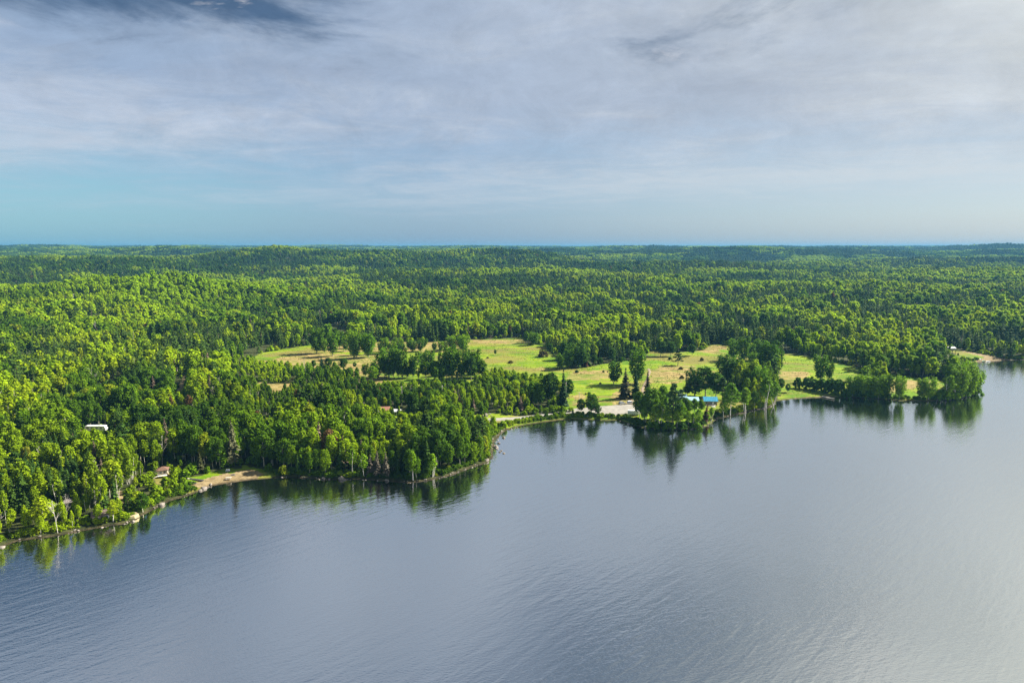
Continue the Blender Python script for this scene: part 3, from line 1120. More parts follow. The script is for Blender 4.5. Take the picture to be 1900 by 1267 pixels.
def tints(kinds, x, y, seed):
    rnd = np.random.default_rng(seed)
    N = len(x)
    n = 0.55 * fbm(x / 85.0 + 50, y / 85.0 + 80, 41, 2) + 0.45 * vnoise(x / 17.0 + 5, y / 17.0 + 3, 43)
    n2 = rnd.random(N)
    rd = np.hypot(x, y)
    big = fbm(x / 260.0 + 11, y / 160.0 + 21, 47, 2)
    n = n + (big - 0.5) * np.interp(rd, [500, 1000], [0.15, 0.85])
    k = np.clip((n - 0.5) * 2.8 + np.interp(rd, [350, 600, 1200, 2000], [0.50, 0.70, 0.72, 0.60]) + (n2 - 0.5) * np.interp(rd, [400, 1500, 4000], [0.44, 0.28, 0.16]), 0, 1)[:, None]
    dark = np.array([0.034, 0.076, 0.004])
    mid = np.array([0.084, 0.160, 0.004])
    lite = np.array([0.215, 0.305, 0.005])
    col = np.where(k < 0.5, dark + (mid - dark) * k * 2, mid + (lite - mid) * (k - 0.5) * 2)
    sp = np.array([0.026, 0.058, 0.008]) * (0.75 + 0.75 * n2[:, None]) + np.array([0.016, 0.016, 0.0]) * k
    isc = np.isin(kinds, ['spruce', 'pine'])[:, None]
    col = np.where(isc, sp, col)
    isd = (kinds == 'deadspruce')[:, None]
    col = np.where(isd, np.array([0.13, 0.095, 0.07]) * (0.7 + 0.6 * n2[:, None]), col)
    isb = (kinds == 'birch')[:, None]
    col = np.where(isb, col * np.array([1.12, 1.02, 0.95]), col)
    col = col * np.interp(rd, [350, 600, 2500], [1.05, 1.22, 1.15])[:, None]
    rare = rnd.random(N)
    yel = ((rare < 0.035) & ~isc[:, 0] & ~isd[:, 0])[:, None]
    col = np.where(yel, col * 0.3 + np.array([0.24, 0.27, 0.010]) * 0.75, col)
    red = ((rare > 0.996) & ~isc[:, 0])[:, None]
    col = np.where(red, np.array([0.13, 0.075, 0.035]), col)
    return col


def pick_kinds(x, y, r, seed, conf):
    rnd = np.random.default_rng(seed)
    a = rnd.random(len(x))
    b_ = rnd.random(len(x))
    n = fbm(x / 55.0 + 9, y / 55.0 + 1, 77, 2)
    k = np.where(n + (b_ - 0.5) * 0.35 > 0.5, 'birch', 'aspen').astype('U12')
    k[a < conf] = 'spruce'
    k[(a < conf) & (b_ < 0.16)] = 'pine'
    k[(b_ > 0.978)] = 'deadspruce'
    k[(b_ < 0.013)] = 'snag'
    return k


# ---- near and middle forest
FOREST = []


def grow(r0, r1, sp, azm, seed):
    x, y = jgrid(r0, r1, sp, azm, seed)
    sd = shore_sd(x, y)
    k = (sd > 2.2)
    x, y, sd = x[k], y[k], sd[k]
    k = ~in_any(x, y, CLEAR)
    x, y, sd = x[k], y[k], sd[k]
    z = height(x, y, sd)
    r = np.hypot(x, y)
    u, v = project(x, y, z)
    conf = conif_prob(x, y, u, v, r)
    kinds = pick_kinds(x, y, r, seed + 1, conf)
    rnd = np.random.default_rng(seed + 2)
    hgt_ = 13.4 * (0.52 + 0.95 * fbm(x / 26.0, y / 26.0, 61, 2)) * (0.74 + 0.46 * rnd.random(len(x)))
    hgt_ *= np.interp(sd, [0, 4, 14], [0.55, 0.85, 1.0])
    for poly, kf, bf in LOWVEG:
        low = inside(x, y, poly)
        kinds[low & np.isin(kinds, ['spruce', 'pine']) & (rnd.random(len(x)) < 0.8)] = 'aspen'
        hgt_ = np.where(low, np.minimum(hgt_, 13 * kf * (0.8 + 0.4 * rnd.random(len(x)))), hgt_)
        kinds[low & (rnd.random(len(x)) < bf)] = 'shrub'
    if r0 < 900:
        edge = np.full(len(x), 1e3)
        for poly in CLEAR:
            edge = np.minimum(edge, seg_dist(x, y, np.vstack([poly, poly[:1]])))
        kinds[(edge < 4.5) & (rnd.random(len(x)) < 0.55)] = 'shrub'
        hgt_ = np.where(edge < 9, hgt_ * 0.85, hgt_)
    hgt_ = np.where(kinds == 'shrub', 2.0 + 2.6 * rnd.random(len(x)), hgt_)
    hgt_ = np.where((kinds == 'spruce') & (r > 480), hgt_ * 1.18, hgt_)
    col = tints(kinds, x, y, seed + 3)
    # sunny yellow-green young growth along the cabin shore
    sunny = (u < 330) & (v > 840) & ~np.isin(kinds, ['spruce', 'pine', 'deadspruce', 'snag'])
    col[sunny] = col[sunny] * 0.55 + np.array([0.22, 0.30, 0.006]) * 0.5
    # slope of the pale green hill
    hill = np.exp(-((x - HILLS_W[0][0]) / 220) ** 2 - ((y - HILLS_W[0][1]) / 150) ** 2)[:, None]
    br = ~np.isin(kinds, ['spruce', 'pine', 'deadspruce', 'snag'])[:, None]
    col = np.where(br, col * (1 - 0.7 * hill) + np.array([0.20, 0.33, 0.005]) * 0.7 * hill, col)
    return dict(x=x, y=y, z=z, r=r, u=u, v=v, kind=kinds, h=hgt_, col=col, sd=sd)


near = grow(190, 500, 4.25, 47, 100)
mid_a = grow(500, 900, 5.3, 43, 200)
mid_b = grow(900, 1600, 6.8, 41.5, 300)
mid_c = grow(1600, 2700, 8.4, 41, 400)

# ---- individuals: the trees that show largest
INDIV_MAX = {'birch': 290, 'aspen': 290, 'spruce': 200, 'deadspruce': 40, 'pine': 60, 'shrub': 170, 'snag': 40}
taken = np.zeros(len(near['x']), bool)
order = np.argsort(near['r'])
cnt = {}
for i in order:
    kd = near['kind'][i]
    if not (-8 < near['u'][i] < 1908 and near['v'][i] < 1275):
        continue
    if cnt.get(kd, 0) >= INDIV_MAX.get(kd, 0):
        continue
    cnt[kd] = cnt.get(kd, 0) + 1
    taken[i] = True

NAMES = {'birch': 'birch_tree', 'aspen': 'aspen_tree', 'poplar': 'poplar_tree', 'column': 'columnar_poplar_tree', 'spruce': 'spruce_tree',
         'deadspruce': 'dying_spruce_tree', 'pine': 'pine_tree', 'shrub': 'shrub', 'snag': 'dead_tree'}
WHAT = {'birch': 'slender birch with pale trunk', 'aspen': 'round-crowned leafy green tree', 'spruce': 'dark conical spruce', 'deadspruce': 'thin dying spruce with grey-brown needles',
        'pine': 'dark pine with layered branches', 'shrub': 'low leafy green bush', 'snag': 'bare bleached dead tree'}


MARKS = [(176, 801, 'the white camper'), (299, 884, 'the rust-roofed cabin'), (121, 945, 'the grey-roofed cabin'), (184, 972, 'the brown-roofed cabin'), (430, 885, 'the sandy beach'),
         (712, 770, 'the terracotta-roofed cottage'), (497, 790, 'the grey-roofed shed'), (634, 888, 'the largest boulder'), (760, 893, 'the tip of the wooded point'), (890, 864, 'the stone row'),
         (921, 822, 'the loose boulders'), (900, 778, 'the stone heap'), (1000, 772, 'the gravel road'), (1050, 752, 'the tall pale utility pole'), (1150, 765, 'the parking lot'),
         (1300, 755, 'the blue-roofed building'), (1400, 760, 'the stony birch shore'), (1500, 738, 'the jetty beach'), (1690, 727, 'the far lawn'), (1800, 730, 'the tip of the far point'),
         (30, 1005, 'the dead trees'), (567, 693, 'the dry field'), (520, 715, 'the small dry clearing'), (333, 720, 'the bare sandy scar'), (240, 960, 'the flat rock outcrop'), (1620, 700, 'the far meadow'), (40, 860, 'the yellow birches'), (780, 745, 'the woodland utility poles'), (600, 800, 'the wooded point')]
MARKS_W = [(*flat(u, v, 2.0), n_) for u, v, n_ in MARKS]


def zone(x, y, sd, h, kd, col):
    d_ = sorted((math.hypot(x - a_, y - b_), n_) for a_, b_, n_ in MARKS_W)
    near_ = d_[0][1]
    where = ('at the water edge near ' if sd < 9 else ('beside ' if d_[0][0] < 16 else 'in the woods around ')) + near_
    size = 'tall' if h > 12.5 else ('mid-sized' if h > 8.5 else 'short')
    g_ = col[1]
    tone = ''
    if kd in ('birch', 'aspen', 'shrub'):
        tone = 'yellow-green' if col[0] > 0.13 else ('bright green' if g_ > 0.155 else ('mid-green' if g_ > 0.11 else 'dark green'))
        if col[0] > col[1]:
            tone = 'brownish'
    noun = {'birch': 'slender birch', 'aspen': 'round-crowned tree', 'spruce': 'dark conical spruce', 'deadspruce': 'dying grey-brown spruce', 'pine': 'layered dark pine', 'shrub': 'leafy bush', 'snag': 'bare bleached dead tree'}[kd]
    return ' '.join(q for q in (size if kd != 'shrub' else 'low', tone, noun, where) if q)


def plant(kind, x, y, z, h, wscale, col, rz, var, label, cat, group, lean=0.0):
    H, Wd = H_STD[kind]
    o = empty(NAMES[kind], (x, y, z), rz, label, cat, group)
    s_ = h / H
    o.scale = (s_ * wscale, s_ * wscale, s_)
    if lean:
        o.rotation_euler = (0, lean, rz)
    tm, cm = NEARMESH[kind][var % len(NEARMESH[kind])]
    a = bpy.data.objects.new('trunk' if kind != 'shrub' else 'stem', tm)
    a.parent = o
    COL.objects.link(a)
    if cm is not None:
        b_ = bpy.data.objects.new('crown' if kind != 'shrub' else 'foliage', cm)
        b_.parent = o
        b_['tint'] = [float(c_) for c_ in col] + [1.0]
        COL.objects.link(b_)
    return o


CATN = {'shrub': 'bush'}
for i in np.nonzero(taken)[0]:
    kd = str(near['kind'][i])
    lab = zone(near['x'][i], near['y'][i], near['sd'][i], near['h'][i], kd, near['col'][i])
    plant(kd, near['x'][i], near['y'][i], near['z'][i], near['h'][i], random.uniform(0.75, 1.2), near['col'][i], random.uniform(0, 6.28), random.randrange(60),
          lab, CATN.get(kd, 'tree'), lab)

# ---- trees placed one by one from the photograph: (kind, x, base y, top y, crown width, label, tint)
DK, MD, LT, YL = (0.038, 0.088, 0.005), (0.07, 0.142, 0.005), (0.12, 0.21, 0.006), (0.21, 0.27, 0.006)
CON = (0.022, 0.052, 0.013)
G_ROW = 'leafy poplar in the row across the open field'
G_BACK = 'leafy poplar along the pale upper field'
G_MID = 'leafy tree in the copse running into the green field'
G_CLUB = 'leafy tree on the shore in front of the blue-roofed building'
G_CB = 'large leafy tree behind the blue-roofed building'
G_R = 'tall leafy tree between the dry field and the far meadow'
G_PT = 'leafy tree along the rocky edge of the far point'
G_HED = 'dense bush in the hedge above the jetty beach'
G_RS = 'birch on the boulder shore beyond the blue-roofed building'
TREES = [
    ('poplar', 588, 655.6, 609, 36, G_BACK, MD), ('poplar', 617, 660.6, 616, 26, G_BACK, MD), ('poplar', 656, 665, 614, 22, G_BACK, LT),
    ('poplar', 661, 665.5, 618, 20, G_BACK, MD), ('poplar', 684, 663, 618, 28, G_BACK, MD), ('poplar', 676, 658, 620, 18, G_BACK, MD),
    ('aspen', 641, 652, 634, 12, 'small tree under the poplars of the pale upper field', MD),
    ('spruce', 597, 689, 662, 20, 'single dark spruce in the bushes at the lower edge of the dry field', CON), ('aspen', 609, 688, 664, 14, 'leafy tree against the single dark spruce in the dry field', DK),
    ('aspen', 582, 684, 668, 16, 'low leafy tree between bleached dead tree and dark spruce', DK), ('aspen', 637, 688, 664, 20, 'round dark leafy tree alone in the dry field', DK),
    ('aspen', 658, 683, 672, 14, 'small round tree alone in the dry field', DK), ('snag', 567, 695, 664, 14, 'bleached many-branched dead tree at the edge of the dry field', MD),
    ('poplar', 722, 700, 646, 46, G_ROW, MD), ('poplar', 747, 702, 648, 27, G_ROW, MD), ('column', 776, 705, 652, 13, 'narrow columnar poplar in the row across the open field', MD),
    ('poplar', 783, 688, 653, 16, G_ROW, MD), ('poplar', 797, 690, 650, 24, G_ROW, MD), ('aspen', 808, 708, 671, 28, 'low round-crowned tree in the poplar row across the open field', MD), ('poplar', 821, 707, 652, 16, G_ROW, MD),
    ('poplar', 838, 705, 643, 34, G_ROW, MD), ('column', 849, 705, 655, 14, 'narrow columnar poplar in the row across the open field', MD), ('poplar', 858, 704, 649, 26, G_ROW, MD),
    ('column', 868, 701, 646, 11, 'narrow columnar poplar in the row across the open field', MD), ('poplar', 880, 700, 649, 32, G_ROW, MD), ('aspen', 893, 701, 668, 26, 'low round-crowned tree at the green end of the poplar row', MD), ('shrub', 914, 700, 689, 10, 'small bush at the green end of the poplar row', MD),
    ('poplar', 705, 653, 636, 12, G_BACK, MD), ('poplar', 745, 654, 637, 16, G_BACK, MD), ('poplar', 766, 653, 632, 20, G_BACK, MD), ('poplar', 780, 652, 632, 24, G_BACK, MD), ('poplar', 806, 651, 636, 22, G_BACK, MD),
    ('poplar', 727, 655, 634, 18, G_BACK, LT), ('poplar', 826, 650, 634, 20, G_BACK, MD), ('poplar', 843, 648, 633, 18, G_BACK, LT),
    ('aspen', 919, 658.6, 649, 7.5, 'lone small round tree in the bright green field', DK), ('shrub', 1007, 662, 650, 16, 'reddish brown bush beside the copse in the green field', (0.09, 0.075, 0.03)),
    ('snag', 969, 685, 675, 4, 'small bare dead sapling in the bright green field', MD),
    ('aspen', 1020, 657, 637, 20, G_MID, DK), ('poplar', 1040, 685.5, 656, 20, G_MID, MD), ('poplar', 1056, 683, 647, 26, G_MID, MD), ('poplar', 1068, 681, 637, 30, G_MID, DK),
    ('aspen', 1083, 681, 651, 22, G_MID, DK), ('aspen', 1102, 679, 658, 24, G_MID, DK), ('shrub', 1113, 675, 663, 12, 'bush at the end of the copse in the green field', DK), ('deadspruce', 1087, 681, 658, 10, 'thin russet conifer in the copse of the green field', (0.10, 0.05, 0.03)),
    ('aspen', 1046, 668, 634, 28, G_MID, DK), ('aspen', 1085, 664, 630, 30, G_MID, MD), ('aspen', 1062, 660, 626, 30, G_MID, DK),
    ('poplar', 991, 640, 617, 34, 'wide leafy tree at the far edge of the green field', MD),
    ('aspen', 1021, 752, 692, 30, 'large dark leafy tree beside the tall spruce by the road', DK), ('spruce', 1045, 752, 685, 20, 'tall dark spruce beside the utility pole and gravel road', CON), ('aspen', 1056, 740, 704, 15, 'leafy tree behind the utility pole by the gravel road', DK),
    ('aspen', 990, 752, 708, 24, 'leafy tree in the thicket above the gravel road', MD), ('aspen', 1003, 756, 718, 18, 'leafy tree in the thicket above the gravel road', MD),
    ('spruce', 1063, 770, 757, 12, 'small young conifer at the water side of the gravel road', (0.03, 0.085, 0.012)), ('aspen', 1078, 767, 740, 14, 'thin leafy tree between road and lake', DK), ('aspen', 1097, 770, 731, 26, 'round leafy tree between road and lake', DK), ('aspen', 1108, 771, 750, 16, 'low leafy tree between road and lake', DK),
    ('aspen', 1135, 672, 647, 21, 'dark leafy tree in the meadow behind the large poplar', DK), ('shrub', 1152, 672, 662, 9, 'bush in the meadow behind the large poplar', DK),
    ('poplar', 1183, 712, 650, 40, 'large full poplar standing behind the three spruces', MD), ('poplar', 1139, 713, 672, 32, 'round dark leafy tree beside the large poplar', DK),
    ('spruce', 1160, 739, 683, 24, 'tall reddish-brown spruce above the parked cars', (0.045, 0.045, 0.018)), ('spruce', 1179, 737, 686, 15, 'narrow dark spruce next to the tall reddish-brown spruce', CON), ('deadspruce', 1201, 737, 690, 17, 'brownish spruce at the edge of the point trees', (0.06, 0.05, 0.025)),
    ('pine', 1258, 678, 650, 26, 'lone dark pine standing in the dry field', CON),
    ('aspen', 1284, 660, 639, 15, 'leafy tree at the far edge of the dry field', DK), ('aspen', 1226, 661, 632, 30, 'leafy tree at the far edge of the dry field', DK), ('aspen', 1245, 661, 634, 24, 'leafy tree at the far edge of the dry field', DK),
    ('aspen', 1186, 778, 726, 22, G_CLUB, MD), ('aspen', 1206, 785, 719, 28, G_CLUB, MD), ('birch', 1225, 791, 748, 36, G_CLUB, LT), ('aspen', 1229, 776, 716, 22, G_CLUB, MD),
    ('pine', 1248, 791, 711, 30, 'tall dark pine in front of the blue-roofed building', (0.026, 0.058, 0.012)), ('birch', 1196, 787, 754, 20, G_CLUB, LT), ('aspen', 1262, 791, 742, 18, G_CLUB, MD),
    ('birch', 1277, 791, 763, 20, G_CLUB, LT), ('birch', 1296, 790, 759, 26, G_CLUB, LT), ('deadspruce', 1306, 784, 750, 16, 'leaning rust-brown dead conifer before the blue-roofed building', (0.13, 0.055, 0.035)), ('birch', 1320, 781, 756, 22, G_CLUB, LT),
    ('birch', 1215, 793, 752, 26, G_CLUB, LT), ('birch', 1238, 793, 755, 26, G_CLUB, LT), ('birch', 1256, 794, 758, 24, G_CLUB, LT), ('aspen', 1217, 780, 724, 24, G_CLUB, MD), ('aspen', 1196, 782, 734, 24, G_CLUB, MD), ('birch', 1286, 792, 766, 20, G_CLUB, LT), ('birch', 1312, 785, 764, 18, G_CLUB, LT),
    ('aspen', 1273, 775, 738, 20, G_CLUB, MD), ('birch', 1288, 772, 740, 18, G_CLUB, MD), ('birch', 1300, 770, 742, 16, G_CLUB, MD), ('pine', 1263, 768, 722, 20, 'ragged dark pine in front of the pale-roofed lodge', CON),
    ('shrub', 1212, 795, 781, 18, 'bush at the water edge of the point', MD), ('shrub', 1240, 796, 783, 18, 'bush at the water edge of the point', MD), ('shrub', 1266, 797, 784, 18, 'bush at the water edge of the point', DK), ('shrub', 1292, 795, 783, 16, 'bush at the water edge of the point', MD), ('shrub', 1186, 790, 778, 18, 'bush at the water edge of the point', DK),
    ('poplar', 1289, 735, 685, 42, G_CB, DK), ('aspen', 1309, 735, 682, 34, G_CB, DK), ('aspen', 1275, 735, 712, 18, G_CB, DK), ('aspen', 1328, 738, 692, 34, G_CB, DK), ('pine', 1340, 742, 700, 22, 'dark pine at the gable end of the blue-roofed building', CON),
    ('poplar', 1350, 712, 660, 40, G_CB, DK), ('spruce', 1372, 722, 672, 13, 'narrow black-green spruce between two large leafy trees', CON),
    ('birch', 1355, 771, 712, 30, G_RS, MD), ('birch', 1382, 765, 719, 30, G_RS, LT), ('birch', 1421, 757, 700, 36, G_RS, MD), ('birch', 1434, 753, 707, 24, G_RS, MD), ('birch', 1342, 774, 742, 22, G_RS, MD), ('birch', 1400, 760, 726, 22, G_RS, MD),
    ('shrub', 1394, 757, 739, 18, 'yellowish bush on the boulder shore under the birches', YL),
    ('poplar', 1408, 735, 680, 32, G_R, MD), ('poplar', 1379, 675, 626, 28, G_R, MD), ('poplar', 1393, 670, 639, 20, G_R, MD), ('poplar', 1426, 697, 635, 46, G_R, DK), ('poplar', 1444, 692, 647, 26, G_R, DK),
    ('poplar', 1404, 692, 656, 28, G_R, MD), ('poplar', 1360, 669, 630, 30, G_R, MD), ('poplar', 1412, 668, 632, 30, G_R, MD), ('aspen', 1436, 665, 640, 26, G_R, DK),
    ('aspen', 1448, 727, 702, 28, 'low dark leafy tree between the shore birches and the jetty beach', DK), ('aspen', 1462, 728, 712, 18, 'low dark leafy tree between the shore birches and the jetty beach', DK),
    ('shrub', 1480, 720, 700, 17, G_HED, DK), ('shrub', 1497, 722, 700, 22, G_HED, DK), ('shrub', 1511, 724, 703, 22, G_HED, DK), ('shrub', 1524, 726, 702, 24, G_HED, DK), ('shrub', 1540, 728, 702, 24, G_HED, DK), ('shrub', 1555, 731, 703, 24, G_HED, DK),
    ('poplar', 1521, 708, 659, 30, 'tall feathery poplar standing in the far meadow', MD), ('poplar', 1538, 706, 672, 16, 'feathery poplar beside the tallest one in the far meadow', MD),
    ('poplar', 1582, 735, 701, 26, G_PT, MD), ('poplar', 1602, 736, 698, 28, G_PT, LT), ('poplar', 1630, 739, 698, 38, G_PT, LT), ('column', 1650, 740, 695, 18, 'narrow dark tree along the rocky edge of the far point', MD), ('poplar', 1669, 741, 698, 22, G_PT, LT),
    ('poplar', 1709, 741, 703, 24, G_PT, LT), ('poplar', 1723, 741, 702, 26, G_PT, LT), ('birch', 1757, 741, 696, 28, 'pale yellow-green birch leaning on the far point', LT), ('poplar', 1779, 739, 682, 32, G_PT, LT), ('poplar', 1799, 735, 680, 32, G_PT, LT), ('poplar', 1811, 729, 685, 26, G_PT, LT),
    ('birch', 1786, 737, 690, 24, G_PT, LT), ('poplar', 1772, 726, 676, 30, G_PT, MD), ('poplar', 1795, 718, 672, 28, G_PT, LT),
    ('poplar', 1592, 735, 702, 22, G_PT, MD), ('poplar', 1616, 738, 700, 24, G_PT, LT), ('poplar', 1641, 739, 697, 22, G_PT, MD), ('birch', 1770, 740, 694, 22, G_PT, LT), ('birch', 1793, 736, 690, 24, G_PT, LT), ('birch', 1806, 732, 690, 22, G_PT, LT), ('poplar', 1765, 722, 680, 26, G_PT, MD),
    ('shrub', 1570, 738, 722, 18, 'bush along the rocky edge of the far point', DK), ('shrub', 1592, 738, 724, 18, 'bush along the rocky edge of the far point', DK), ('shrub', 1612, 740, 724, 18, 'bush along the rocky edge of the far point', DK), ('shrub', 1640, 741, 726, 18, 'bush along the rocky edge of the far point', DK), ('shrub', 1740, 743, 728, 18, 'bush along the rocky edge of the far point', MD),
    ('aspen', 1614, 699, 672, 38, 'leafy tree at the wood edge of the far meadow', DK), ('aspen', 1635, 695, 660, 36, 'leafy tree at the wood edge of the far meadow', MD), ('pine', 1590, 684, 655, 24, 'dark pine at the wood edge of the far meadow', CON),
    # cabin shore
    ('snag', 107, 989, 925, 18, 'bleached forked dead tree on the bank below the grey-roofed cabin', MD), ('snag', 124, 972, 914, 12, 'straight bleached dead tree beside the grey-roofed cabin', MD), ('snag', 2, 992, 934, 14, 'bare bleached dead tree on the bank at the lake', MD),
    ('snag', 254, 866, 836, 8, 'leaning bleached dead trunk behind the rust-roofed cabin', MD), ('snag', 137, 868, 838, 10, 'forked bleached dead tree in the yellow birches', MD),
    ('aspen', 265, 950, 915, 40, 'round dense dark bush-like tree at the lake edge', DK), ('birch', 22, 900, 842, 34, 'yellow-green birch with crooked white trunk above the cabins', YL), ('birch', 66, 890, 842, 36, 'yellow-green birch with crooked white trunk above the cabins', YL), ('birch', 118, 892, 848, 34, 'yellow-green birch with crooked white trunk above the cabins', YL),
    ('deadspruce', 97, 888, 856, 24, 'reddish brown dying spruce between yellow-green birches', (0.12, 0.07, 0.055)), ('deadspruce', 432, 862, 780, 26, 'tall grey-green dying spruce behind the sandy beach', (0.10, 0.10, 0.05)), ('spruce', 371, 876, 838, 36, 'spreading dark spruce at the back of the sandy beach', (0.05, 0.055, 0.02)),
    ('deadspruce', 220, 818, 778, 22, 'grey-brown dying spruce beside the white camper', (0.12, 0.10, 0.075)), ('deadspruce', 128, 826, 778, 26, 'grey-brown dying spruce at the end of the white camper', (0.12, 0.10, 0.07)),
    ('birch', 210, 968, 928, 24, 'pale yellow-green birch beside the brown-roofed cabin', YL), ('birch', 78, 985, 925, 30, 'yellow-green birch on the bank below the cabins', YL), ('birch', 160, 955, 918, 22, 'yellow-green birch between the two shore cabins', LT),
    ('deadspruce', 700, 882, 836, 15, 'grey dead spruce among the trees on the tip of the wooded point', (0.11, 0.095, 0.07)), ('deadspruce', 716, 885, 838, 14, 'grey dead spruce among the trees on the tip of the wooded point', (0.11, 0.095, 0.07)), ('deadspruce', 687, 880, 842, 12, 'grey dead spruce among the trees on the tip of the wooded point', (0.12, 0.10, 0.08)),
    ('birch', 654, 882, 828, 18, 'slim birch standing forward on the wooded point', LT), ('birch', 674, 884, 842, 18, 'slim birch standing forward on the wooded point', LT), ('birch', 766, 891, 836, 16, 'slim birch standing forward on the wooded point', LT), ('birch', 803, 884, 842, 20, 'slim birch standing forward on the wooded point', LT),
]
rt = random.Random(77)
for u in (700, 711, 733, 741, 757, 766, 791, 803, 814, 829, 845, 864, 874, 887):
    vb_ = rt.uniform(694, 707)
    TREES.append((rt.choice(('poplar', 'poplar', 'aspen')), u + rt.uniform(-3, 3), vb_, vb_ - rt.uniform(30, 52), rt.uniform(14, 26), G_ROW if u % 2 else 'leafy tree filling the row across the open field', rt.choice((MD, MD, DK))))
for u in (600, 628, 648, 668, 694, 714, 736, 756, 790, 816, 834, 852, 862):
    vb_ = rt.uniform(645, 656)
    TREES.append(('poplar', u + rt.uniform(-4, 4), vb_, vb_ - rt.uniform(16, 34), rt.uniform(14, 26), G_BACK, rt.choice((MD, LT))))
for u in (556, 574, 590, 618, 632, 648, 666, 680, 692):
    vb_ = rt.uniform(697, 712)
    TREES.append((rt.choice(('aspen', 'birch', 'poplar')), u + rt.uniform(-4, 4), vb_, vb_ - rt.uniform(18, 32), rt.uniform(14, 22), 'leafy tree along the lower edge of the dry field', rt.choice((MD, DK, LT))))
for i_ in range(15):
    u, vb_ = rt.choice(((rt.uniform(890, 1010), rt.uniform(640, 690)), (rt.uniform(1070, 1130), rt.uniform(690, 735)), (rt.uniform(1215, 1340), rt.uniform(660, 705)), (rt.uniform(480, 700), rt.uniform(655, 690)), (rt.uniform(1455, 1590), rt.uniform(672, 700))))
    TREES.append(('shrub', u, vb_, vb_ - rt.uniform(3, 6.5), rt.uniform(4, 9), 'small scrubby bush scattered in the open fields', rt.choice((DK, MD, (0.09, 0.08, 0.02)))))
for u in range(1748, 1816, 8):
    vs_ = 744.5 - max(0, u - 1760) * 0.19
    TREES.append(('shrub', u, vs_ - 2.5, vs_ - rt.uniform(15, 22), rt.uniform(14, 20), 'bush along the rocky edge of the far point', rt.choice((MD, LT))))
for kind, u, vb, vt, wpx, label, tint in TREES:
    x, y, z = ground(u, vb)
    D = y * _fwd[1] + (z - CAM_H) * _fwd[2]
    # height: solve along the vertical line
    lo_, hi_ = 0.5, 40.0
    for _ in range(30):
        mm = (lo_ + hi_) / 2
        if project(x, y, z + mm)[1] > vt:
            lo_ = mm
        else:
            hi_ = mm
    h = lo_
    wm = wpx / F_PX * D
    H, Wd = H_STD[kind]
    ws = float(np.clip((1.0 if kind in ('poplar', 'column', 'spruce') else 1.15) * wm / (Wd * h / H), 0.55, 1.55))
    cat = 'bush' if kind == 'shrub' else 'tree'
    same = [t_ for t_ in TREES if t_[5] == label]
    if len(same) > 1:
        size_ = 'tall' if h > 14 else ('mid-sized' if h > 10 else 'short')
        tone_ = {DK: 'dark', MD: 'mid-green', LT: 'bright green', YL: 'yellowish'}.get(tint, '')
        form_ = 'wide' if wm > 0.72 * h else ('slim' if wm < 0.42 * h else '')
        label = ' '.join(q for q in (size_, form_, tone_, label) if q and not (q in ('tall', 'dark') and q in label))
    plant(kind, x, y, z, h, ws, np.array(tint) * random.uniform(0.85, 1.25), random.uniform(0, 6.28), random.randrange(60), label, cat,
          label if len(same) > 1 else None,
          lean=(0.28 if 'leaning rust' in label else (0.12 if 'leaning' in label else 0.0)))


# ---- everything else in the woods: one mass per distance
def gn_forest(name, label, P_, rot, scl, idx_, tint, col):
    me_ = bpy.data.meshes.new(name)
    me_.vertices.add(len(P_))
    me_.vertices.foreach_set('co', np.ascontiguousarray(P_, np.float32).ravel())
    a = me_.attributes.new('rotz', 'FLOAT_VECTOR', 'POINT')
    rv = np.zeros((len(P_), 3), np.float32)
    rv[:, 2] = rot
    a.data.foreach_set('vector', rv.ravel())
    a = me_.attributes.new('size', 'FLOAT_VECTOR', 'POINT')
    a.data.foreach_set('vector', np.ascontiguousarray(scl, np.float32).ravel())
    a = me_.attributes.new('which', 'INT', 'POINT')
    a.data.foreach_set('value', np.ascontiguousarray(idx_, np.int32))
    a = me_.attributes.new('tint', 'FLOAT_COLOR', 'POINT')
    a.data.foreach_set('color', np.concatenate([tint, np.ones((len(P_), 1))], 1).astype(np.float32).ravel())
    o = bpy.data.objects.new(name, me_)
    COL.objects.link(o)
    ng_ = bpy.data.node_groups.new(name + '_nodes', 'GeometryNodeTree')
    ng_.interface.new_socket('Geometry', in_out='INPUT', socket_type='NodeSocketGeometry')
    ng_.interface.new_socket('Geometry', in_out='OUTPUT', socket_type='NodeSocketGeometry')
    N_ = ng_.nodes
    gi = N_.new('NodeGroupInput')
    go = N_.new('NodeGroupOutput')
    ci = N_.new('GeometryNodeCollectionInfo')
    ci.inputs['Collection'].default_value = col
    ci.inputs['Separate Children'].default_value = True
    ci.inputs['Reset Children'].default_value = True
    ip = N_.new('GeometryNodeInstanceOnPoints')
    ip.inputs['Pick Instance'].default_value = True

    def attr(nm, ty):
        q = N_.new('GeometryNodeInputNamedAttribute')
        q.data_type = ty
        q.inputs['Name'].default_value = nm
        return q.outputs[0]
    L_ = ng_.links
    L_.new(gi.outputs[0], ip.inputs['Points'])
    L_.new(ci.outputs[0], ip.inputs['Instance'])
    L_.new(attr('which', 'INT'), ip.inputs['Instance Index'])
    L_.new(attr('rotz', 'FLOAT_VECTOR'), ip.inputs['Rotation'])
    L_.new(attr('size', 'FLOAT_VECTOR'), ip.inputs['Scale'])
    L_.new(ip.outputs[0], go.inputs[0])
    md = o.modifiers.new('forest', 'NODES')
    md.node_group = ng_
    return tag(o, label, 'forest', kind='stuff')


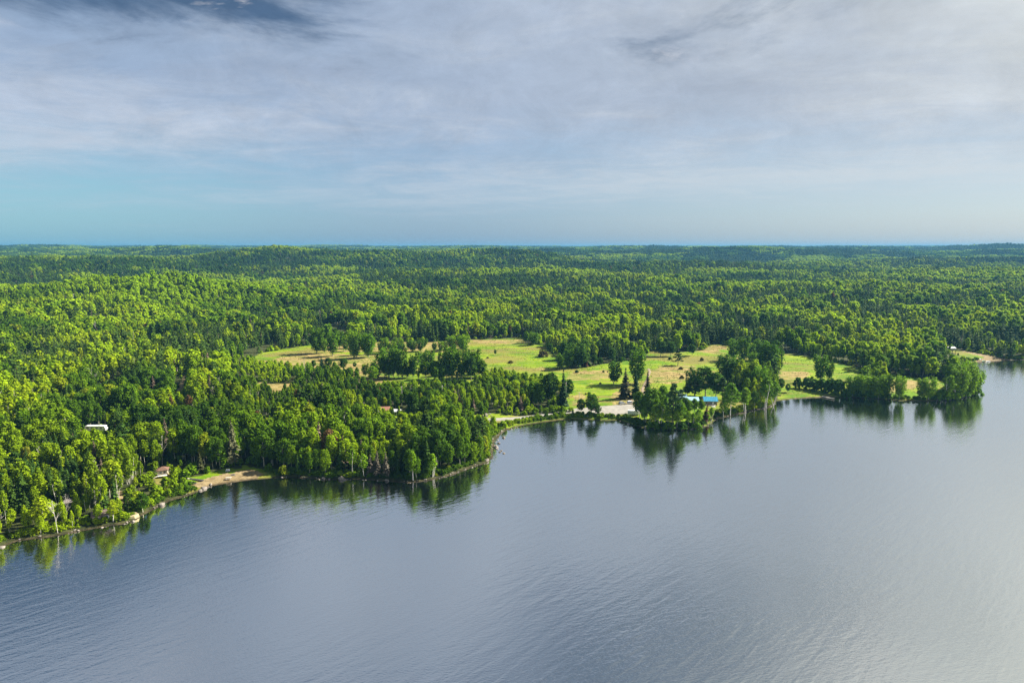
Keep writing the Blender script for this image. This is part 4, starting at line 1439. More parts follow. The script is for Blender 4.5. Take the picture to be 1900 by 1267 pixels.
def to_forest(name, label, F, keepm, lod, seed):
    rnd = np.random.default_rng(seed)
    x, y, z, kd, h, col = (F[k][keepm] for k in ('x', 'y', 'z', 'kind', 'h', 'col'))
    n = len(x)
    ii = np.zeros(n, int)
    hs = np.ones(n)
    for kind, (o_, c_) in LODIDX[lod].items():
        m_ = kd == kind
        ii[m_] = o_ + rnd.integers(0, c_, m_.sum())
        hs[m_] = H_STD[kind][0]
    s_ = h / hs
    w = s_ * (0.88 + 0.35 * rnd.random(n)) * np.interp(np.hypot(x, y), [500, 900, 2500], [1.0, 1.12, 1.4])
    gn_forest(name, label, np.stack([x, y, z], -1), rnd.random(n) * 6.28, np.stack([w, w, s_], -1), ii, col, LODCOL[lod])
    print(name, n)


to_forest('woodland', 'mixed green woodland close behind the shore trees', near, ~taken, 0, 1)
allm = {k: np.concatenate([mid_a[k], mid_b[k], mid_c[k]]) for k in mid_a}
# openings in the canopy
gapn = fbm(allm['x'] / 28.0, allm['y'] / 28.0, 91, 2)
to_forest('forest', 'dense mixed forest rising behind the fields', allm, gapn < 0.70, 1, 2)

pts, cols, iis, scs = [], [], [], []
for (r0, r1, sp, sc, seed) in ((2700, 4600, 38, 1.0, 11), (4600, 8000, 55, 1.35, 12), (8000, 14000, 95, 2.1, 13)):
    x, y = jgrid(r0, r1, sp, 40, seed)
    z = height(x, y)
    rnd = np.random.default_rng(seed + 90)
    n_ = fbm(x / 330.0, y / 330.0, 24, 3)
    i_ = np.clip(((n_ - 0.5) * 3.2 + 0.62 + (rnd.random(len(x)) - 0.5) * 0.6) * 8, 0, 7.99).astype(int)
    order_ = np.array([0, 4, 1, 5, 2, 6, 3, 7])
    i_ = order_[i_]
    kd = np.where(np.isin(i_, [0, 1, 4, 5]), 'aspen', 'spruce')
    c_ = tints(kd, x, y, seed + 5)
    pts.append(np.stack([x, y, z - 1], -1))
    cols.append(c_)
    iis.append(i_)
    scs.append(np.stack([np.full(len(x), sc), np.full(len(x), sc), np.full(len(x), min(sc, 1.25)) * (0.85 + 0.3 * rnd.random(len(x)))], -1))
P_ = np.concatenate(pts)
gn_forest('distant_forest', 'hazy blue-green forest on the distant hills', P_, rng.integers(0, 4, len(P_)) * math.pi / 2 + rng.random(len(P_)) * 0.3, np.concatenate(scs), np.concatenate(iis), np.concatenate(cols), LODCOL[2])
print('far', len(P_))

# bank vegetation: low growth between trees and water, too dense to count
shp = []
ss = np.r_[0, np.cumsum(np.hypot(*np.diff(SHORE, axis=0).T))]
sv = np.arange(0, ss[-1], 1.1)
bx = np.interp(sv, ss, SHORE[:, 0])
by = np.interp(sv, ss, SHORE[:, 1])
tx, ty = np.gradient(bx), np.gradient(by)
L = np.hypot(tx, ty)
nxx, nyy = -ty / L, tx / L
xs, ys = [], []
for off in (1.9, 3.0, 4.4, 6.0):
    xs.append(bx + nxx * (off + rng.random(len(bx)) * 1.2))
    ys.append(by + nyy * (off + rng.random(len(bx)) * 1.2))
x, y = np.concatenate(xs), np.concatenate(ys)
sd = shore_sd(x, y)
k = (sd > 1.5) & (sd < 8) & (np.hypot(x, y) < 900) & ~in_any(x, y, SANDS) & (rng.random(len(x)) < 0.75)
x, y = x[k], y[k]
u, v = project(x, y, x * 0 + 1)
beachy = ((u > 395) & (u < 505)) | ((u > 1440) & (u < 1545) & (v > 728)) | ((u > 1640) & (u < 1760)) & (rng.random(len(x)) < 0.6)
x, y, u, v = (q[~beachy] for q in (x, y, u, v))
z = height(x, y)
o_, c_ = LODIDX[0]['shrub']
s_ = (0.25 + 0.45 * rng.random(len(x)) ** 1.5)
kd = np.full(len(x), 'aspen', dtype='U12')
gn_forest('shore_undergrowth', 'low green undergrowth along the lake bank', np.stack([x, y, z - 0.1], -1), rng.random(len(x)) * 6.28, np.stack([s_ * 1.3, s_ * 1.3, s_], -1),
          o_ + rng.integers(0, c_, len(x)), tints(kd, x, y, 777) * 0.85, LODCOL[0])

# rough grass and weeds in the open fields
fx, fy = jgrid(330, 760, 2.3, 40, 909)
fm = np.zeros(len(fx), bool)
for poly in CLEAR[:5]:
    fm |= inside(fx, fy, poly)
fn = fbm(fx / 14.0, fy / 20.0, 31, 3)
fm &= (rng.random(len(fx)) < np.clip((fn - 0.42) * 5, 0.03, 0.9)) & (shore_sd(fx, fy) > 3)
fx, fy = fx[fm], fy[fm]
fu, fv = project(fx, fy, fx * 0 + 3)
lot = (fu > 1100) & (fu < 1225) & (fv > 750) | (fu > 940) & (fu < 1150) & (fv > 757)
fx, fy = fx[~lot], fy[~lot]
fs = 0.05 + 0.10 * rng.random(len(fx)) ** 2
fk = fbm(fx / 30.0 + 7, fy / 30.0, 33, 2)[:, None]
fr_ = rng.random((len(fx), 1))
fc = np.where(fr_ < 0.55, np.array([0.11, 0.16, 0.006]), np.where(fk > 0.5, np.array([0.20, 0.16, 0.045]), np.array([0.14, 0.17, 0.012]))) * (0.7 + 0.6 * rng.random((len(fx), 1)))
gn_forest('field_weeds', 'rough grass and weeds in the open fields', np.stack([fx, fy, height(fx, fy) - 0.08], -1), rng.random(len(fx)) * 6.28,
          np.stack([fs * 1.5, fs * 1.5, fs], -1), o_ + rng.integers(0, c_, len(fx)), fc, LODCOL[0])
print('weeds', len(fx))

# ------------------------------------------------------------------ boulders
ROCKS = []
for i in range(7):
    import bmesh
    bm = bmesh.new()
    bmesh.ops.create_icosphere(bm, subdivisions=2, radius=1.0)
    rnd = random.Random(i + 60)
    cuts = [(Vector((rnd.uniform(-1, 1), rnd.uniform(-1, 1), rnd.uniform(-.6, 1))).normalized(), rnd.uniform(0.55, 0.85)) for _ in range(8)]
    for v_ in bm.verts:
        for n_, d_ in cuts:
            e = v_.co.dot(n_) - d_
            if e > 0:
                v_.co -= n_ * e
        v_.co *= 1 + rnd.uniform(-0.05, 0.05)
    me_ = bpy.data.meshes.new('boulder')
    bm.to_mesh(me_)
    bm.free()
    me_.materials.append(M_ROCK)
    ROCKS.append(me_)

ROCKZ = [((0, 262), 'pale boulder on the bank below the cabins', 2.3, (0.35, 0.8)), ((285, 395), 'grey boulder on the bank between cabins and sandy beach', 2.5, (0.3, 0.8)),
         ((520, 760), 'pale boulder along the front of the wooded point', 2.2, (0.3, 0.75)), ((760, 906), 'pale boulder in the tight row of stones at the tip of the wooded point', 1.25, (0.3, 0.75)),
         ((906, 960), 'pale boulder scattered off the side of the wooded point', 1.0, (0.4, 1.1)), ((1150, 1325), 'grey boulder at the water edge of the point with the blue-roofed building', 2.4, (0.4, 0.9)),
         ((1327, 1438), 'pale boulder on the stony shore under the birches', 1.3, (0.4, 1.0)), ((1575, 1812), 'dark boulder along the edge of the far point', 3.0, (0.4, 0.9))]
n_rock = 0


def add_rock(x, y, z, s, label, group, sq=0.7):
    o = bpy.data.objects.new('boulder', random.choice(ROCKS))
    o.location = (x, y, z + s * 0.12)
    o.scale = (s * random.uniform(0.9, 1.35), s * random.uniform(0.8, 1.2), s * sq)
    o.rotation_euler = (random.uniform(-.2, .2), random.uniform(-.2, .2), random.uniform(0, 6.28))
    COL.objects.link(o)
    return tag(o, label, 'boulder', group)


for (ua, ub), lab, sp, (sa, sb) in ROCKZ:
    su, _ = project(bx, by, bx * 0)
    kk = np.nonzero((su > ua) & (su < ub) & (np.hypot(bx, by) < 900))[0]
    if len(kk) == 0:
        continue
    L0, L1 = sv[kk[0]], sv[kk[-1]]
    s0_ = L0
    while s0_ < L1:
        X0, Y0 = np.interp(s0_, sv, bx), np.interp(s0_, sv, by)
        nx0, ny0 = np.interp(s0_, sv, nxx), np.interp(s0_, sv, nyy)
        off = random.uniform(-0.5, 1.0) if not (ua == 906) else random.uniform(-2.6, 1.4)
        X1, Y1 = X0 + nx0 * off, Y0 + ny0 * off
        s = (sa + (sb - sa) * random.random() ** 2) * 0.66 * (1.7 if random.random() < 0.07 else 1)
        add_rock(X1, Y1, max(hz(X1, Y1), -0.12), s, lab, lab)
        n_rock += 1
        s0_ += sp * random.choice((0.4, 0.5, 0.7, 1.2, 2.4, 3.0))
for (u, v, s, lab) in [(920.5, 830, 2.0, 'largest pale boulder in the water off the wooded point'), (930, 836, 0.9, None), (935, 841, 1.0, None), (927, 838.5, 0.9, None), (934.5, 812, 1.5, None), (925, 822.5, 1.3, None),
                       (634, 888, 2.1, 'largest pale boulder along the front of the wooded point'), (600, 888, 1.3, None), (300, 937, 2.0, 'large grey boulder under the bushes between cabin and beach'),
                       (378, 906, 1.6, None), (371, 910, 1.3, None), (391, 899, 1.1, None)]:
    x, y, z = ground(u, v)
    add_rock(x, y, z, s * 0.7, lab or 'pale loose boulder standing clear of the shore line', None if lab else 'loose boulders')
for i in range(26):
    x, y, z = ground(random.gauss(902, 8), random.gauss(770, 2.4))
    add_rock(x, y, z, random.uniform(0.35, 0.8), 'pinkish stone in the heap beside the gravel road', 'stone heap by the road')
print('rocks', n_rock)

# flat rock outcrop at the cabin shore
x, y, z = ground(243, 958)
mb = MB()
pr = [(-2.6, -1.2), (-1.2, -2.1), (1.6, -1.6), (2.7, 0.2), (1.6, 1.7), (-1.0, 1.9)]
top = [(p[0] * 0.86, p[1] * 0.86, 0.75 + 0.10 * p[1]) for p in pr]
mb.add([(p[0], p[1], -0.5) for p in pr] + top, [tuple(range(6, 12))] + [(i, (i + 1) % 6, 6 + (i + 1) % 6, 6 + i) for i in range(6)])
o = mb.build('rock_outcrop', plain('tan_stone', (0.24, 0.20, 0.11), 0.9, 0.3, 0.8))
o.location = (x, y, z)
o.rotation_euler = (0, 0, 0.3)
tag(o, 'flat tan rock outcrop at the lake edge below the cabins', 'rock')


# ------------------------------------------------------------------ buildings
def window(parent, x, y, z, w, h, axis='y', sgn=-1, fr=M_WHITE):
    fmb = MB()
    gmb = MB()
    if axis == 'y':
        fmb.box((x, y + sgn * 0.03, z), (w + 0.16, 0.06, h + 0.16))
        gmb.box((x, y + sgn * 0.055, z), (w, 0.06, h))
    else:
        fmb.box((x + sgn * 0.03, y, z), (0.06, w + 0.16, h + 0.16))
        gmb.box((x + sgn * 0.055, y, z), (0.06, w, h))
    f_ = fmb.build('window', fr, parent)
    gmb.build('pane', M_GLASS, f_)


def door(parent, x, y, z0, w, h, sgn=-1, mat=None):
    d_ = MB().box((x, y + sgn * 0.035, z0 + h / 2), (w, 0.07, h)).build('door', mat or M_WHITE, parent)
    MB().box((x + w * 0.36, y + sgn * 0.09, z0 + h * 0.48), (0.06, 0.05, 0.06)).build('handle', M_GREYM, d_)


def gable_roof(parent, cx_, cy_, L, Wd, z0, rise, mat, over=0.4, name='roof'):
    """ridge along x"""
    hw = Wd / 2 + over
    th = 0.16
    zl = z0 - rise * over / (Wd / 2)
    prof = [(cy_ - hw, zl), (cy_, z0 + rise), (cy_ + hw, zl), (cy_ + hw, zl + th), (cy_, z0 + rise + th), (cy_ - hw, zl + th)]
    return MB().prism(prof, cx_ - L / 2 - over, cx_ + L / 2 + over).build(name, mat, parent)


def gable_wall(parent, cx_, cy_, L, Wd, H, rise, mat, name='wall'):
    prof = [(cy_ - Wd / 2, 0), (cy_ + Wd / 2, 0), (cy_ + Wd / 2, H), (cy_, H + rise), (cy_ - Wd / 2, H)]
    return MB().prism([(p[0], p[1] - (0.4 if p[1] == 0 else 0.02)) for p in prof][::-1], cx_ - L / 2, cx_ + L / 2).build(name, mat, parent)


def hip_roof(parent, cx_, cy_, L, Wd, z0, rise, mat, over=0.5):
    a, b_ = L / 2 + over, Wd / 2 + over
    r_ = max(0.1, a - b_)
    mb_ = MB().add([(cx_ - a, cy_ - b_, z0 - .12), (cx_ + a, cy_ - b_, z0 - .12), (cx_ + a, cy_ + b_, z0 - .12), (cx_ - a, cy_ + b_, z0 - .12),
                    (cx_ - r_, cy_, z0 + rise), (cx_ + r_, cy_, z0 + rise),
                    (cx_ - a, cy_ - b_, z0 + .02), (cx_ + a, cy_ - b_, z0 + .02), (cx_ + a, cy_ + b_, z0 + .02), (cx_ - a, cy_ + b_, z0 + .02)],
                   [(3, 2, 1, 0), (6, 7, 5, 4), (7, 8, 5), (8, 9, 4, 5), (9, 6, 4), (0, 1, 7, 6), (1, 2, 8, 7), (2, 3, 9, 8), (3, 0, 6, 9)])
    return mb_.build('roof', mat, parent)


# clubhouse with the blue roof
x, y, z = ground(1320, 752)
cl = empty('clubhouse', (x, y + 3.5, z), -0.10, 'brown-sided clubhouse with bright blue metal roof among trees', 'building')
gable_wall(cl, 0, 0, 7.4, 6.6, 2.7, 1.7, M_BRICK)
rf = gable_roof(cl, 0, 0, 7.4, 6.6, 2.7, 1.7, M_BLUE, 0.55)
for i in range(9):
    xx = -4.0 + i * 1.0
    zz_ = 2.7 - 1.7 * 0.55 / 3.3 + 0.18
    MB().add([(xx, -3.85, zz_), (xx + 0.06, -3.85, zz_), (xx + 0.06, 0, 4.6), (xx, 0, 4.6), (xx, -3.85, zz_ + 0.05), (xx + 0.06, -3.85, zz_ + 0.05), (xx + 0.06, 0, 4.65), (xx, 0, 4.65)],
             [(4, 5, 6, 7), (0, 1, 5, 4), (1, 2, 6, 5), (3, 0, 4, 7), (2, 3, 7, 6)]).build('roof_seam', M_BLUE, rf)
window(cl, -2.4, -3.3, 1.5, 1.2, 1.1)
window(cl, 0.1, -3.3, 1.5, 1.2, 1.1)
window(cl, 2.5, -3.3, 1.4, 0.9, 1.3)
window(cl, 3.7, -0.5, 1.5, 1.1, 1.1, 'x', 1)
door(cl, 1.3, -3.3, 0.05, 0.9, 2.05)
MB().box((-0.2, -4.4, 0.15), (5.6, 2.0, 0.3)).build('deck', M_WOOD, cl)
x2, y2, z2 = ground(1284, 750)
an = empty('lodge', (x2, y2 + 3, z2), -0.10, 'low lodge with pale blue roof next to the bright blue-roofed clubhouse', 'building')
gable_wall(an, 0, 0, 8.0, 7.0, 2.5, 1.3, M_WHITE)
gable_roof(an, 0, 0, 8.0, 7.0, 2.5, 1.3, M_PBLUE, 0.5)
for xx in (-2.8, -0.6, 2.9):
    window(an, xx, -3.5, 1.45, 1.3, 1.0, fr=M_DWOOD)
door(an, 1.3, -3.5, 0.05, 0.95, 2.05, mat=M_RED)
MB().box((0, -4.5, 0.12), (7.4, 1.9, 0.24)).build('porch', M_WOOD, an)
x3, y3, z3 = ground(1267, 743)
an2 = empty('boathouse', (x3, y3 + 2, z3), 0.05, 'small shed with pale blue-white roof behind the tall pine', 'building')
gable_wall(an2, 0, 0, 4.4, 4.4, 2.4, 1.2, M_WHITE)
gable_roof(an2, 0, 0, 4.4, 4.4, 2.4, 1.2, M_PBLUE, 0.4)
door(an2, 0, -2.2, 0.02, 1.8, 2.0, mat=M_GREYM)


# cabins on the near shore
def cabin(u, v, name, label, L, Wd, H, rise, wall, roof, rz, hip=False, wins=((0.0, 1.0),), dr=None):
    x, y, z = ground(u, v)
    c_ = empty(name, (x, y + Wd / 2, z + 0.2), rz, label, 'cabin')
    if hip:
        MB().box((0, 0, H / 2 - 0.3), (L, Wd, H + 0.6)).build('wall', wall, c_)
        hip_roof(c_, 0, 0, L, Wd, H, rise, roof)
    else:
        gable_wall(c_, 0, 0, L, Wd, H, rise, wall)
        gable_roof(c_, 0, 0, L, Wd, H, rise, roof, 0.45)
    for wx, ww in wins:
        window(c_, wx, -Wd / 2, H * 0.58, ww, 0.9)
    window(c_, L / 2, 0, H * 0.58, 0.9, 0.9, 'x', 1)
    if dr is not None:
        door(c_, dr, -Wd / 2, 0.0, 0.85, 1.95, mat=M_DWOOD)
    return c_


c1_ = cabin(299, 884, 'cabin', 'small cream cabin with hipped rust-orange roof above the bushes', 3.6, 3.2, 2.5, 1.1, M_CREAM, M_RROOF, 0.35, True, ((-0.6, 0.9),), 0.8)
MB().box((0, -2.6, 0.5), (3.4, 2.0, 0.18)).build('deck', M_PALEW, c1_)
for i in range(6):
    MB().box((-1.6 + i * 0.64, -3.5, 1.0), (0.08, 0.08, 0.9)).build('baluster', M_PALEW, c1_)
MB().box((0, -3.5, 1.5), (3.4, 0.1, 0.1)).build('railing', M_PALEW, c1_)
for i in range(5):
    MB().box((-2.0 - i * 0.3, -2.9, 0.35 - i * 0.14), (0.32, 1.0, 0.14)).build('step', M_PALEW, c1_)
cabin(121, 945, 'cabin', 'small cream cabin with grey-brown shingled roof behind the dead trees', 3.4, 3.4, 2.3, 1.2, M_CREAM, M_GROOF, 0.5, True, ((0.4, 0.8),), -0.8)
cabin(184, 968, 'cabin', 'long tan cabin with dark brown roof close to the lake', 5.6, 3.6, 2.2, 1.1, M_TAN, M_BROOF, 0.5, False, ((1.4, 1.1), (-1.6, 1.0)), 0.1)
cabin(712, 770, 'cottage', 'cottage with terracotta roof half hidden in the woods', 5.5, 5.0, 2.4, 1.5, M_WHITE, plain('terracotta', (0.22, 0.10, 0.06), 0.8, 0.2, 2), 0.2, False, ((-1.2, 1.0), (1.2, 1.0)), 0)
cabin(736, 771, 'shed', 'small white-roofed shed beside the terracotta-roofed cottage', 3.4, 3.0, 2.2, 0.8, M_WHITE, M_WHITE, -0.1, False, ((0.6, 0.7),), -0.7)
cabin(497, 790, 'shed', 'grey-roofed shed half hidden in the birch woods', 4.2, 3.4, 2.2, 1.0, M_WOOD, M_GROOF, 0.2, False, ((0.8, 0.7),), -0.8)


# ------------------------------------------------------------------ vehicles
def wheel(parent, x, y, r, w=0.22):
    mb_ = MB().tube([(x, y - w / 2, r), (x, y + w / 2, r)], r, 14)
    wo_ = mb_.build('wheel', M_DARK, parent)
    s_ = -1 if y < 0 else 1
    MB().tube([(x, y + s_ * w * 0.46, r), (x, y + s_ * w * 0.56, r)], r * 0.6, 10).build('rim', M_SILVER, wo_)


def car(loc, rz, paint, label, suv=True):
    c_ = empty('parked_car', loc, rz, label, 'car', None)
    L, Wd = 4.5, 1.8
    hr = 1.65 if suv else 1.45
    prof = [(-2.25, 0.35), (2.2, 0.35), (2.25, 0.75), (1.35, 0.95), (-2.2, 1.0), (-2.28, 0.7)]
    MB().prism_y(prof, -Wd / 2, Wd / 2).build('body', paint, c_)
    rb = -2.05 if suv else -1.4
    gh = [(1.25, 0.93), (0.55, hr - 0.09), (rb + 0.35, hr - 0.09), (rb, 0.97)]
    MB().prism_y(gh, -Wd / 2 + 0.1, Wd / 2 - 0.1).build('windows', M_GLASS, c_)
    MB().prism_y([(0.62, hr - 0.1), (0.5, hr), (rb + 0.42, hr), (rb + 0.3, hr - 0.1)], -Wd / 2 + 0.14, Wd / 2 - 0.14).build('roof', paint, c_)
    for sx in (-1.4, 1.4):
        for sy in (-0.82, 0.82):
            wheel(c_, sx, sy, 0.34)
    for sy in (-0.62, 0.62):
        MB().box((2.2, sy, 0.68), (0.14, 0.36, 0.16)).build('headlight', M_WHITE, c_)
        MB().box((-2.23, sy, 0.78), (0.12, 0.3, 0.2)).build('tail_light', M_RED, c_)
    return c_


x, y, z = ground(1154, 750)
car((x, y, z + 0.05), 0.55, M_SILVER, 'silver car parked on the grass beside the gravel lot')
x, y, z = ground(1170, 749)
car((x, y, z + 0.05), 0.15, M_CARW, 'white car parked next to the silver car')
x, y, z = ground(1229, 746)
car((x, y, z + 0.05), 0.3, M_CARW, 'white car half hidden behind the point trees near the lodge')
x, y, z = ground(1211, 760)
car((x, y, z + 0.22), 1.1, M_SILVER, 'grey car at the end of the gravel lot behind the trees', False)

x, y, z = ground(1176, 771)
tr_ = empty('cargo_trailer', (x, y + 1.2, z + 0.15), -0.22, 'white box trailer at the lake edge of the parking lot', 'trailer')
MB().box((0, 0, 1.55), (6.2, 2.3, 2.1)).build('box', M_WHITE, tr_)
MB().box((-3.13, 0, 1.5), (0.06, 2.0, 1.9)).build('door', M_DWOOD, tr_)
MB().box((0, 0, 2.63), (6.0, 2.1, 0.06)).build('roof', M_WHITE, tr_)
MB().box((3.7, 0, 0.6), (1.4, 0.15, 0.15)).build('hitch', M_GREYM, tr_)
for sx in (-0.5, 0.5):
    for sy in (-1.1, 1.1):
        wheel(tr_, sx, sy, 0.36)


def camper(loc, rz, L, label, awn=False):
    c_ = empty('camper', loc, rz, label, 'camper')
    h0, h1, hw = 0.55, 2.95, 1.2
    prof = [(-L / 2, h0), (L / 2, h0), (L / 2 + 0.35, h0 + 0.9), (L / 2, h1 - 0.25), (L / 2 - 0.4, h1), (-L / 2 + 0.3, h1), (-L / 2, h1 - 0.3)]
    MB().prism_y(prof, -hw, hw).build('body', M_WHITE, c_)
    MB().box((0, 0, h1 + 0.04), (L - 1.0, 2.2, 0.08)).build('roof', M_WHITE, c_)
    MB().box((L * 0.2, 0.2, h1 + 0.2), (0.8, 0.7, 0.28)).build('air_conditioner', M_WHITE, c_)
    for xx in np.linspace(-L * 0.36, L * 0.32, 4):
        window(c_, xx, -hw, 2.0, L * 0.11, 0.7, fr=M_GREYM)
    MB().box((0, -hw - 0.02, 1.25), (L - 0.2, 0.04, 0.16)).build('stripe', M_GREYM, c_)
    door(c_, L * 0.45 - 0.5, -hw, 0.6, 0.65, 1.9)
    for sx in (-0.9, 0.0):
        for sy in (-1.05, 1.05):
            wheel(c_, sx, sy, 0.36)
    if awn:
        a_ = MB().add([(-L * 0.4, -hw, 2.75), (L * 0.3, -hw, 2.75), (L * 0.3, -hw - 2.2, 2.35), (-L * 0.4, -hw - 2.2, 2.35), (-L * 0.4, -hw, 2.70), (L * 0.3, -hw, 2.70), (L * 0.3, -hw - 2.2, 2.30), (-L * 0.4, -hw - 2.2, 2.30)],
                      [(0, 3, 2, 1), (4, 5, 6, 7), (0, 1, 5, 4), (1, 2, 6, 5), (2, 3, 7, 6), (3, 0, 4, 7)]).build('awning', M_WHITE, c_)
        for xx in (-L * 0.4, L * 0.3):
            MB().box((xx, -hw - 2.15, 1.15), (0.06, 0.06, 2.3)).build('post', M_GREYM, c_)
    return c_


x, y, z = ground(176, 801)
camper((x, y + 1.2, z), 0.0, 10.0, 'long white camper parked in a clearing in the woods')
x, y, z = ground(1766, 650)
camper((x, y + 1.2, z), 0.15, 8.5, 'white camper with awning above the far sandy beach', True)


# ------------------------------------------------------------------ shore furniture, jetty, boats, poles
def obox(mb_, c, s, rz=0.0):
    return mb_.box(c, s, 0, rz)


xa, ya, _ = ground(1526, 735.2)
xb, yb, _ = ground(1548, 741)
ang = math.atan2(yb - ya, xb - xa)
Lj = math.hypot(xb - xa, yb - ya)
jt = empty('jetty', (xa, ya, 0.0), ang, 'narrow pale plank jetty reaching from the small beach into the lake', 'jetty')
npl = 16
pm = MB().box((0, 0, 0), (Lj / npl * 0.9, 1.5, 0.08)).mesh('plank', [M_PALEW])
for i in range(npl):
    o = bpy.data.objects.new('plank', pm)
    o.location = ((i + 0.5) * Lj / npl, random.uniform(-.03, .03), 0.55)
    o.parent = jt
    COL.objects.link(o)
for sy in (-0.6, 0.6):
    MB().box((Lj / 2, sy, 0.44), (Lj, 0.1, 0.12)).build('beam', M_WOOD, jt)
    for i in range(4):
        MB().tube([(Lj * (i + 0.5) / 4, sy, -1.2), (Lj * (i + 0.5) / 4, sy, 0.5)], 0.08, 6).build('post', M_WOOD, jt)


def pole(u, vb, vt, label):
    x, y, z = ground(u, vb)
    lo_, hi_ = 3, 20
    for _ in range(25):
        mm = (lo_ + hi_) / 2
        if project(x, y, z + mm)[1] > vt:
            lo_ = mm
        else:
            hi_ = mm
    h = lo_
    p_ = empty('utility_pole', (x, y, z), 1.35, label, 'pole')
    MB().tube([(0, 0, -0.5), (0, 0, h)], [0.19, 0.13], 8).build('post', M_POLE, p_)
    ca_ = MB().box((0, 0.16, h - 0.6), (2.2, 0.1, 0.12)).build('crossarm', M_WOOD, p_)
    for xx in (-0.95, 0.0, 0.95):
        MB().tube([(xx, 0.16, h - 0.54), (xx, 0.16, h - 0.3)], 0.05, 6).build('insulator', M_GREYM, ca_)
    return (x, y, z + h - 0.35)


tops = [pole(746, 748, 716, 'tall utility pole in the woods below the columnar poplars'), pole(821, 748, 715, 'tall utility pole rising from the roadside woods'),
        pole(1050, 752, 709, 'tall pale utility pole beside the dark spruce at the road'), pole(1360, 739, 711, 'pale utility pole between birches by the blue-roofed building')]
pole(1074.5, 750, 728, 'short utility pole at the edge of the field by the road')
for a, b_ in zip(tops[:-1], tops[1:]):
    for offx in (-0.6, 0.6):
        pts = []
        for i in range(17):
            t_ = i / 16
            sag = 4 * t_ * (1 - t_) * 1.4
            pts.append((a[0] + (b_[0] - a[0]) * t_, a[1] + (b_[1] - a[1]) * t_ + offx, a[2] + (b_[2] - a[2]) * t_ - sag))
        tag(MB().tube(pts, 0.022, 4).build('power_line', M_WIRE), 'thin power line sagging between utility poles', 'wire', 'power lines')


def lawn_chair(loc, rz, label):
    c_ = empty('lawn_chair', loc, rz, label, 'chair', 'white lawn chairs')
    for i in range(5):
        MB().box((-0.28 + i * 0.14, 0.32, 0.75), (0.12, 0.05, 0.85)).build('slat', M_WHITE, c_)
    MB().box((0, 0, 0.38), (0.66, 0.62, 0.06)).build('seat', M_WHITE, c_)
    for sx in (-0.38, 0.38):
        MB().box((sx, 0, 0.6), (0.12, 0.72, 0.05)).build('armrest', M_WHITE, c_)
        for sy in (-0.3, 0.28):
            MB().box((sx, sy, 0.29), (0.06, 0.08, 0.58)).build('leg', M_WHITE, c_)


for du in (-1.8, 2.2):
    x, y, z = ground(422.5 + du, 875)
    lawn_chair((x, y, z), 0.2 + du * 0.05, 'white slatted lawn chair facing the lake on the sandy beach')


def picnic(loc, rz, label, mat=M_PALEW, sc=1.0):
    c_ = empty('picnic_table', loc, rz, label, 'picnic table')
    c_.scale = (sc, sc, sc)
    for i in range(5):
        MB().box((0, -0.32 + i * 0.16, 0.75), (1.9, 0.14, 0.05)).build('plank', mat, c_)
    for sy in (-0.72, 0.72):
        MB().box((0, sy, 0.45), (1.9, 0.28, 0.05)).build('bench', mat, c_)
    for sx in (-0.7, 0.7):
        MB().box((sx, 0, 0.40), (0.08, 1.6, 0.09)).build('crossbeam', mat, c_)
        for sy in (-1, 1):
            MB().tube([(sx + 0.06, sy * 0.25, 0.72), (sx + 0.06, sy * 0.7, 0.0)], 0.05, 4).build('leg', mat, c_)


x, y, z = ground(424, 889)
picnic((x, y, z), 0.25, 'pale picnic table on the sandy beach', M_WOOD, 1.15)
x, y, z = ground(1295, 758)
picnic((x, y, z), 0.1, 'pale picnic table on the lawn before the lodge', M_PALEW)
x, y, z = ground(1276, 756)
picnic((x, y, z), -0.4, 'dark red picnic table on the lawn before the lodge', M_RED)
x, y, z = ground(1324, 756)
picnic((x, y, z), 0.2, 'white picnic table in front of the bright blue-roofed clubhouse', M_WHITE)

x, y, z = ground(432.5, 881)
fp = empty('fire_pit', (x, y, z), 0, 'dark ring of stones around a fire pit on the sandy beach', 'fire pit')
for i in range(10):
    a_ = i * 0.628
    o = bpy.data.objects.new('stone', ROCKS[i % 7])
    o.location = (0.75 * math.cos(a_), 0.75 * math.sin(a_), 0.1)
    o.scale = (0.24, 0.2, 0.2)
    o.parent = fp
    COL.objects.link(o)
MB().tube([(0, 0, 0.0), (0, 0, 0.08)], 0.6, 12).build('ash', M_DARK, fp)


def timber(u0, v0, u1, v1, w, h, label, mat):
    xa, ya, za = ground(u0, v0)
    xb, yb, zb = ground(u1, v1)
    an_ = math.atan2(yb - ya, xb - xa)
    L_ = math.hypot(xb - xa, yb - ya)
    o = empty('timber_stack', (xa, ya, (za + zb) / 2), an_, label, 'timber')
    for k in range(3):
        MB().box((L_ / 2 + 0.1 * k, (k - 1) * w / 3, h / 2 + 0.05 * k), (L_, w / 3 * 0.9, h)).build('beam', mat, o)


timber(350, 888, 376, 893, 1.0, 0.35, 'long dark timbers lying on the sandy beach', M_DWOOD)
timber(353, 895, 361, 898, 1.5, 0.3, 'short dark timbers lying beside the bushes of the beach', M_DWOOD)
timber(338, 886, 350, 889, 0.5, 0.2, 'pale plank lying at the edge of the beach grass', M_PALEW)


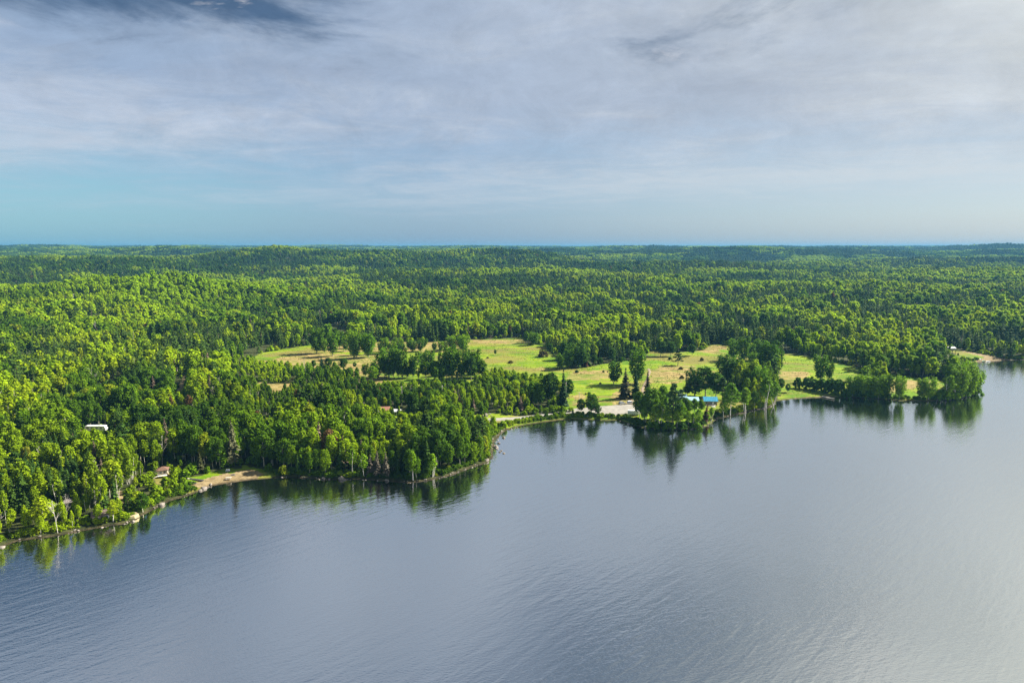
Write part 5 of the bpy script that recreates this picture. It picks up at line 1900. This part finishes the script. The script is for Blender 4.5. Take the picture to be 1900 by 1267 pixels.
def rowboat(loc, rz, mat, label):
    o = empty('rowboat', loc, rz, label, 'boat')
    n = 9
    vs, fs = [], []
    for i in range(n):
        t_ = i / (n - 1)
        xx = -2.1 + 4.2 * t_
        w = 0.75 * (1 - max(0, (t_ - 0.35) / 0.65) ** 2.2) * (0.9 + 0.1 * min(1, t_ * 4)) + 0.02
        sh = 0.55 + 0.18 * t_ ** 2
        vs += [(xx, -w, sh), (xx, -w * 0.75, 0.08), (xx, 0, 0.0), (xx, w * 0.75, 0.08), (xx, w, sh), (xx, w * 0.88, sh - 0.02), (xx, w * 0.62, 0.16), (xx, 0, 0.1), (xx, -w * 0.62, 0.16), (xx, -w * 0.88, sh - 0.02)]
    for i in range(n - 1):
        for k in range(10):
            k2 = (k + 1) % 10
            fs.append((i * 10 + k, i * 10 + k2, (i + 1) * 10 + k2, (i + 1) * 10 + k))
    fs.append(tuple(range(10)))
    fs.append(tuple((n - 1) * 10 + k for k in range(9, -1, -1)))
    MB().add(vs, fs).build('hull', mat, o)
    for xx in (-1.2, 0.0, 1.0):
        MB().box((xx, 0, 0.36), (0.28, 1.1, 0.05)).build('thwart', M_PALEW, o)


for u, v, a_, mt, lb in [(1826, 670.5, 0.5, M_GREENB, 'green rowboat pulled up on the far sandy beach'), (1834, 671, 0.3, M_WHITE, 'white rowboat pulled up on the far sandy beach'), (1820, 667, 0.9, M_GREYM, 'grey rowboat lying on the sand of the far beach')]:
    x, y, z = ground(u, v)
    rowboat((x, y, z + 0.05), a_, mt, lb)

# ------------------------------------------------------------------ haze
hz_m = bpy.data.materials.new('haze')
hz_m.use_nodes = True
hz_m.node_tree.nodes.clear()
t = NT(hz_m.node_tree)
out = t.n('ShaderNodeOutputMaterial')
pv = t.n('ShaderNodeVolumePrincipled')
pv.inputs['Color'].default_value = (0.11, 0.31, 0.52, 1)
pv.inputs['Density'].default_value = 8e-5
pv.inputs['Anisotropy'].default_value = 0.1
t.l(pv.outputs[0], out.inputs['Volume'])
hb = MB().box((0, 10000, 70), (40000, 30000, 150)).build('haze', hz_m)
hb['kind'] = 'stuff'
hb['label'] = 'thin blue haze over the distant hills'
scene.cycles.use_denoising = True
scene.cycles.denoiser = 'OPENIMAGEDENOISE'
scene.cycles.denoising_prefilter = 'NONE'
scene.cycles.volume_bounces = 0
scene.cycles.max_bounces = 5
scene.cycles.diffuse_bounces = 2
scene.cycles.transparent_max_bounces = 4
print('objects', len(bpy.data.objects))
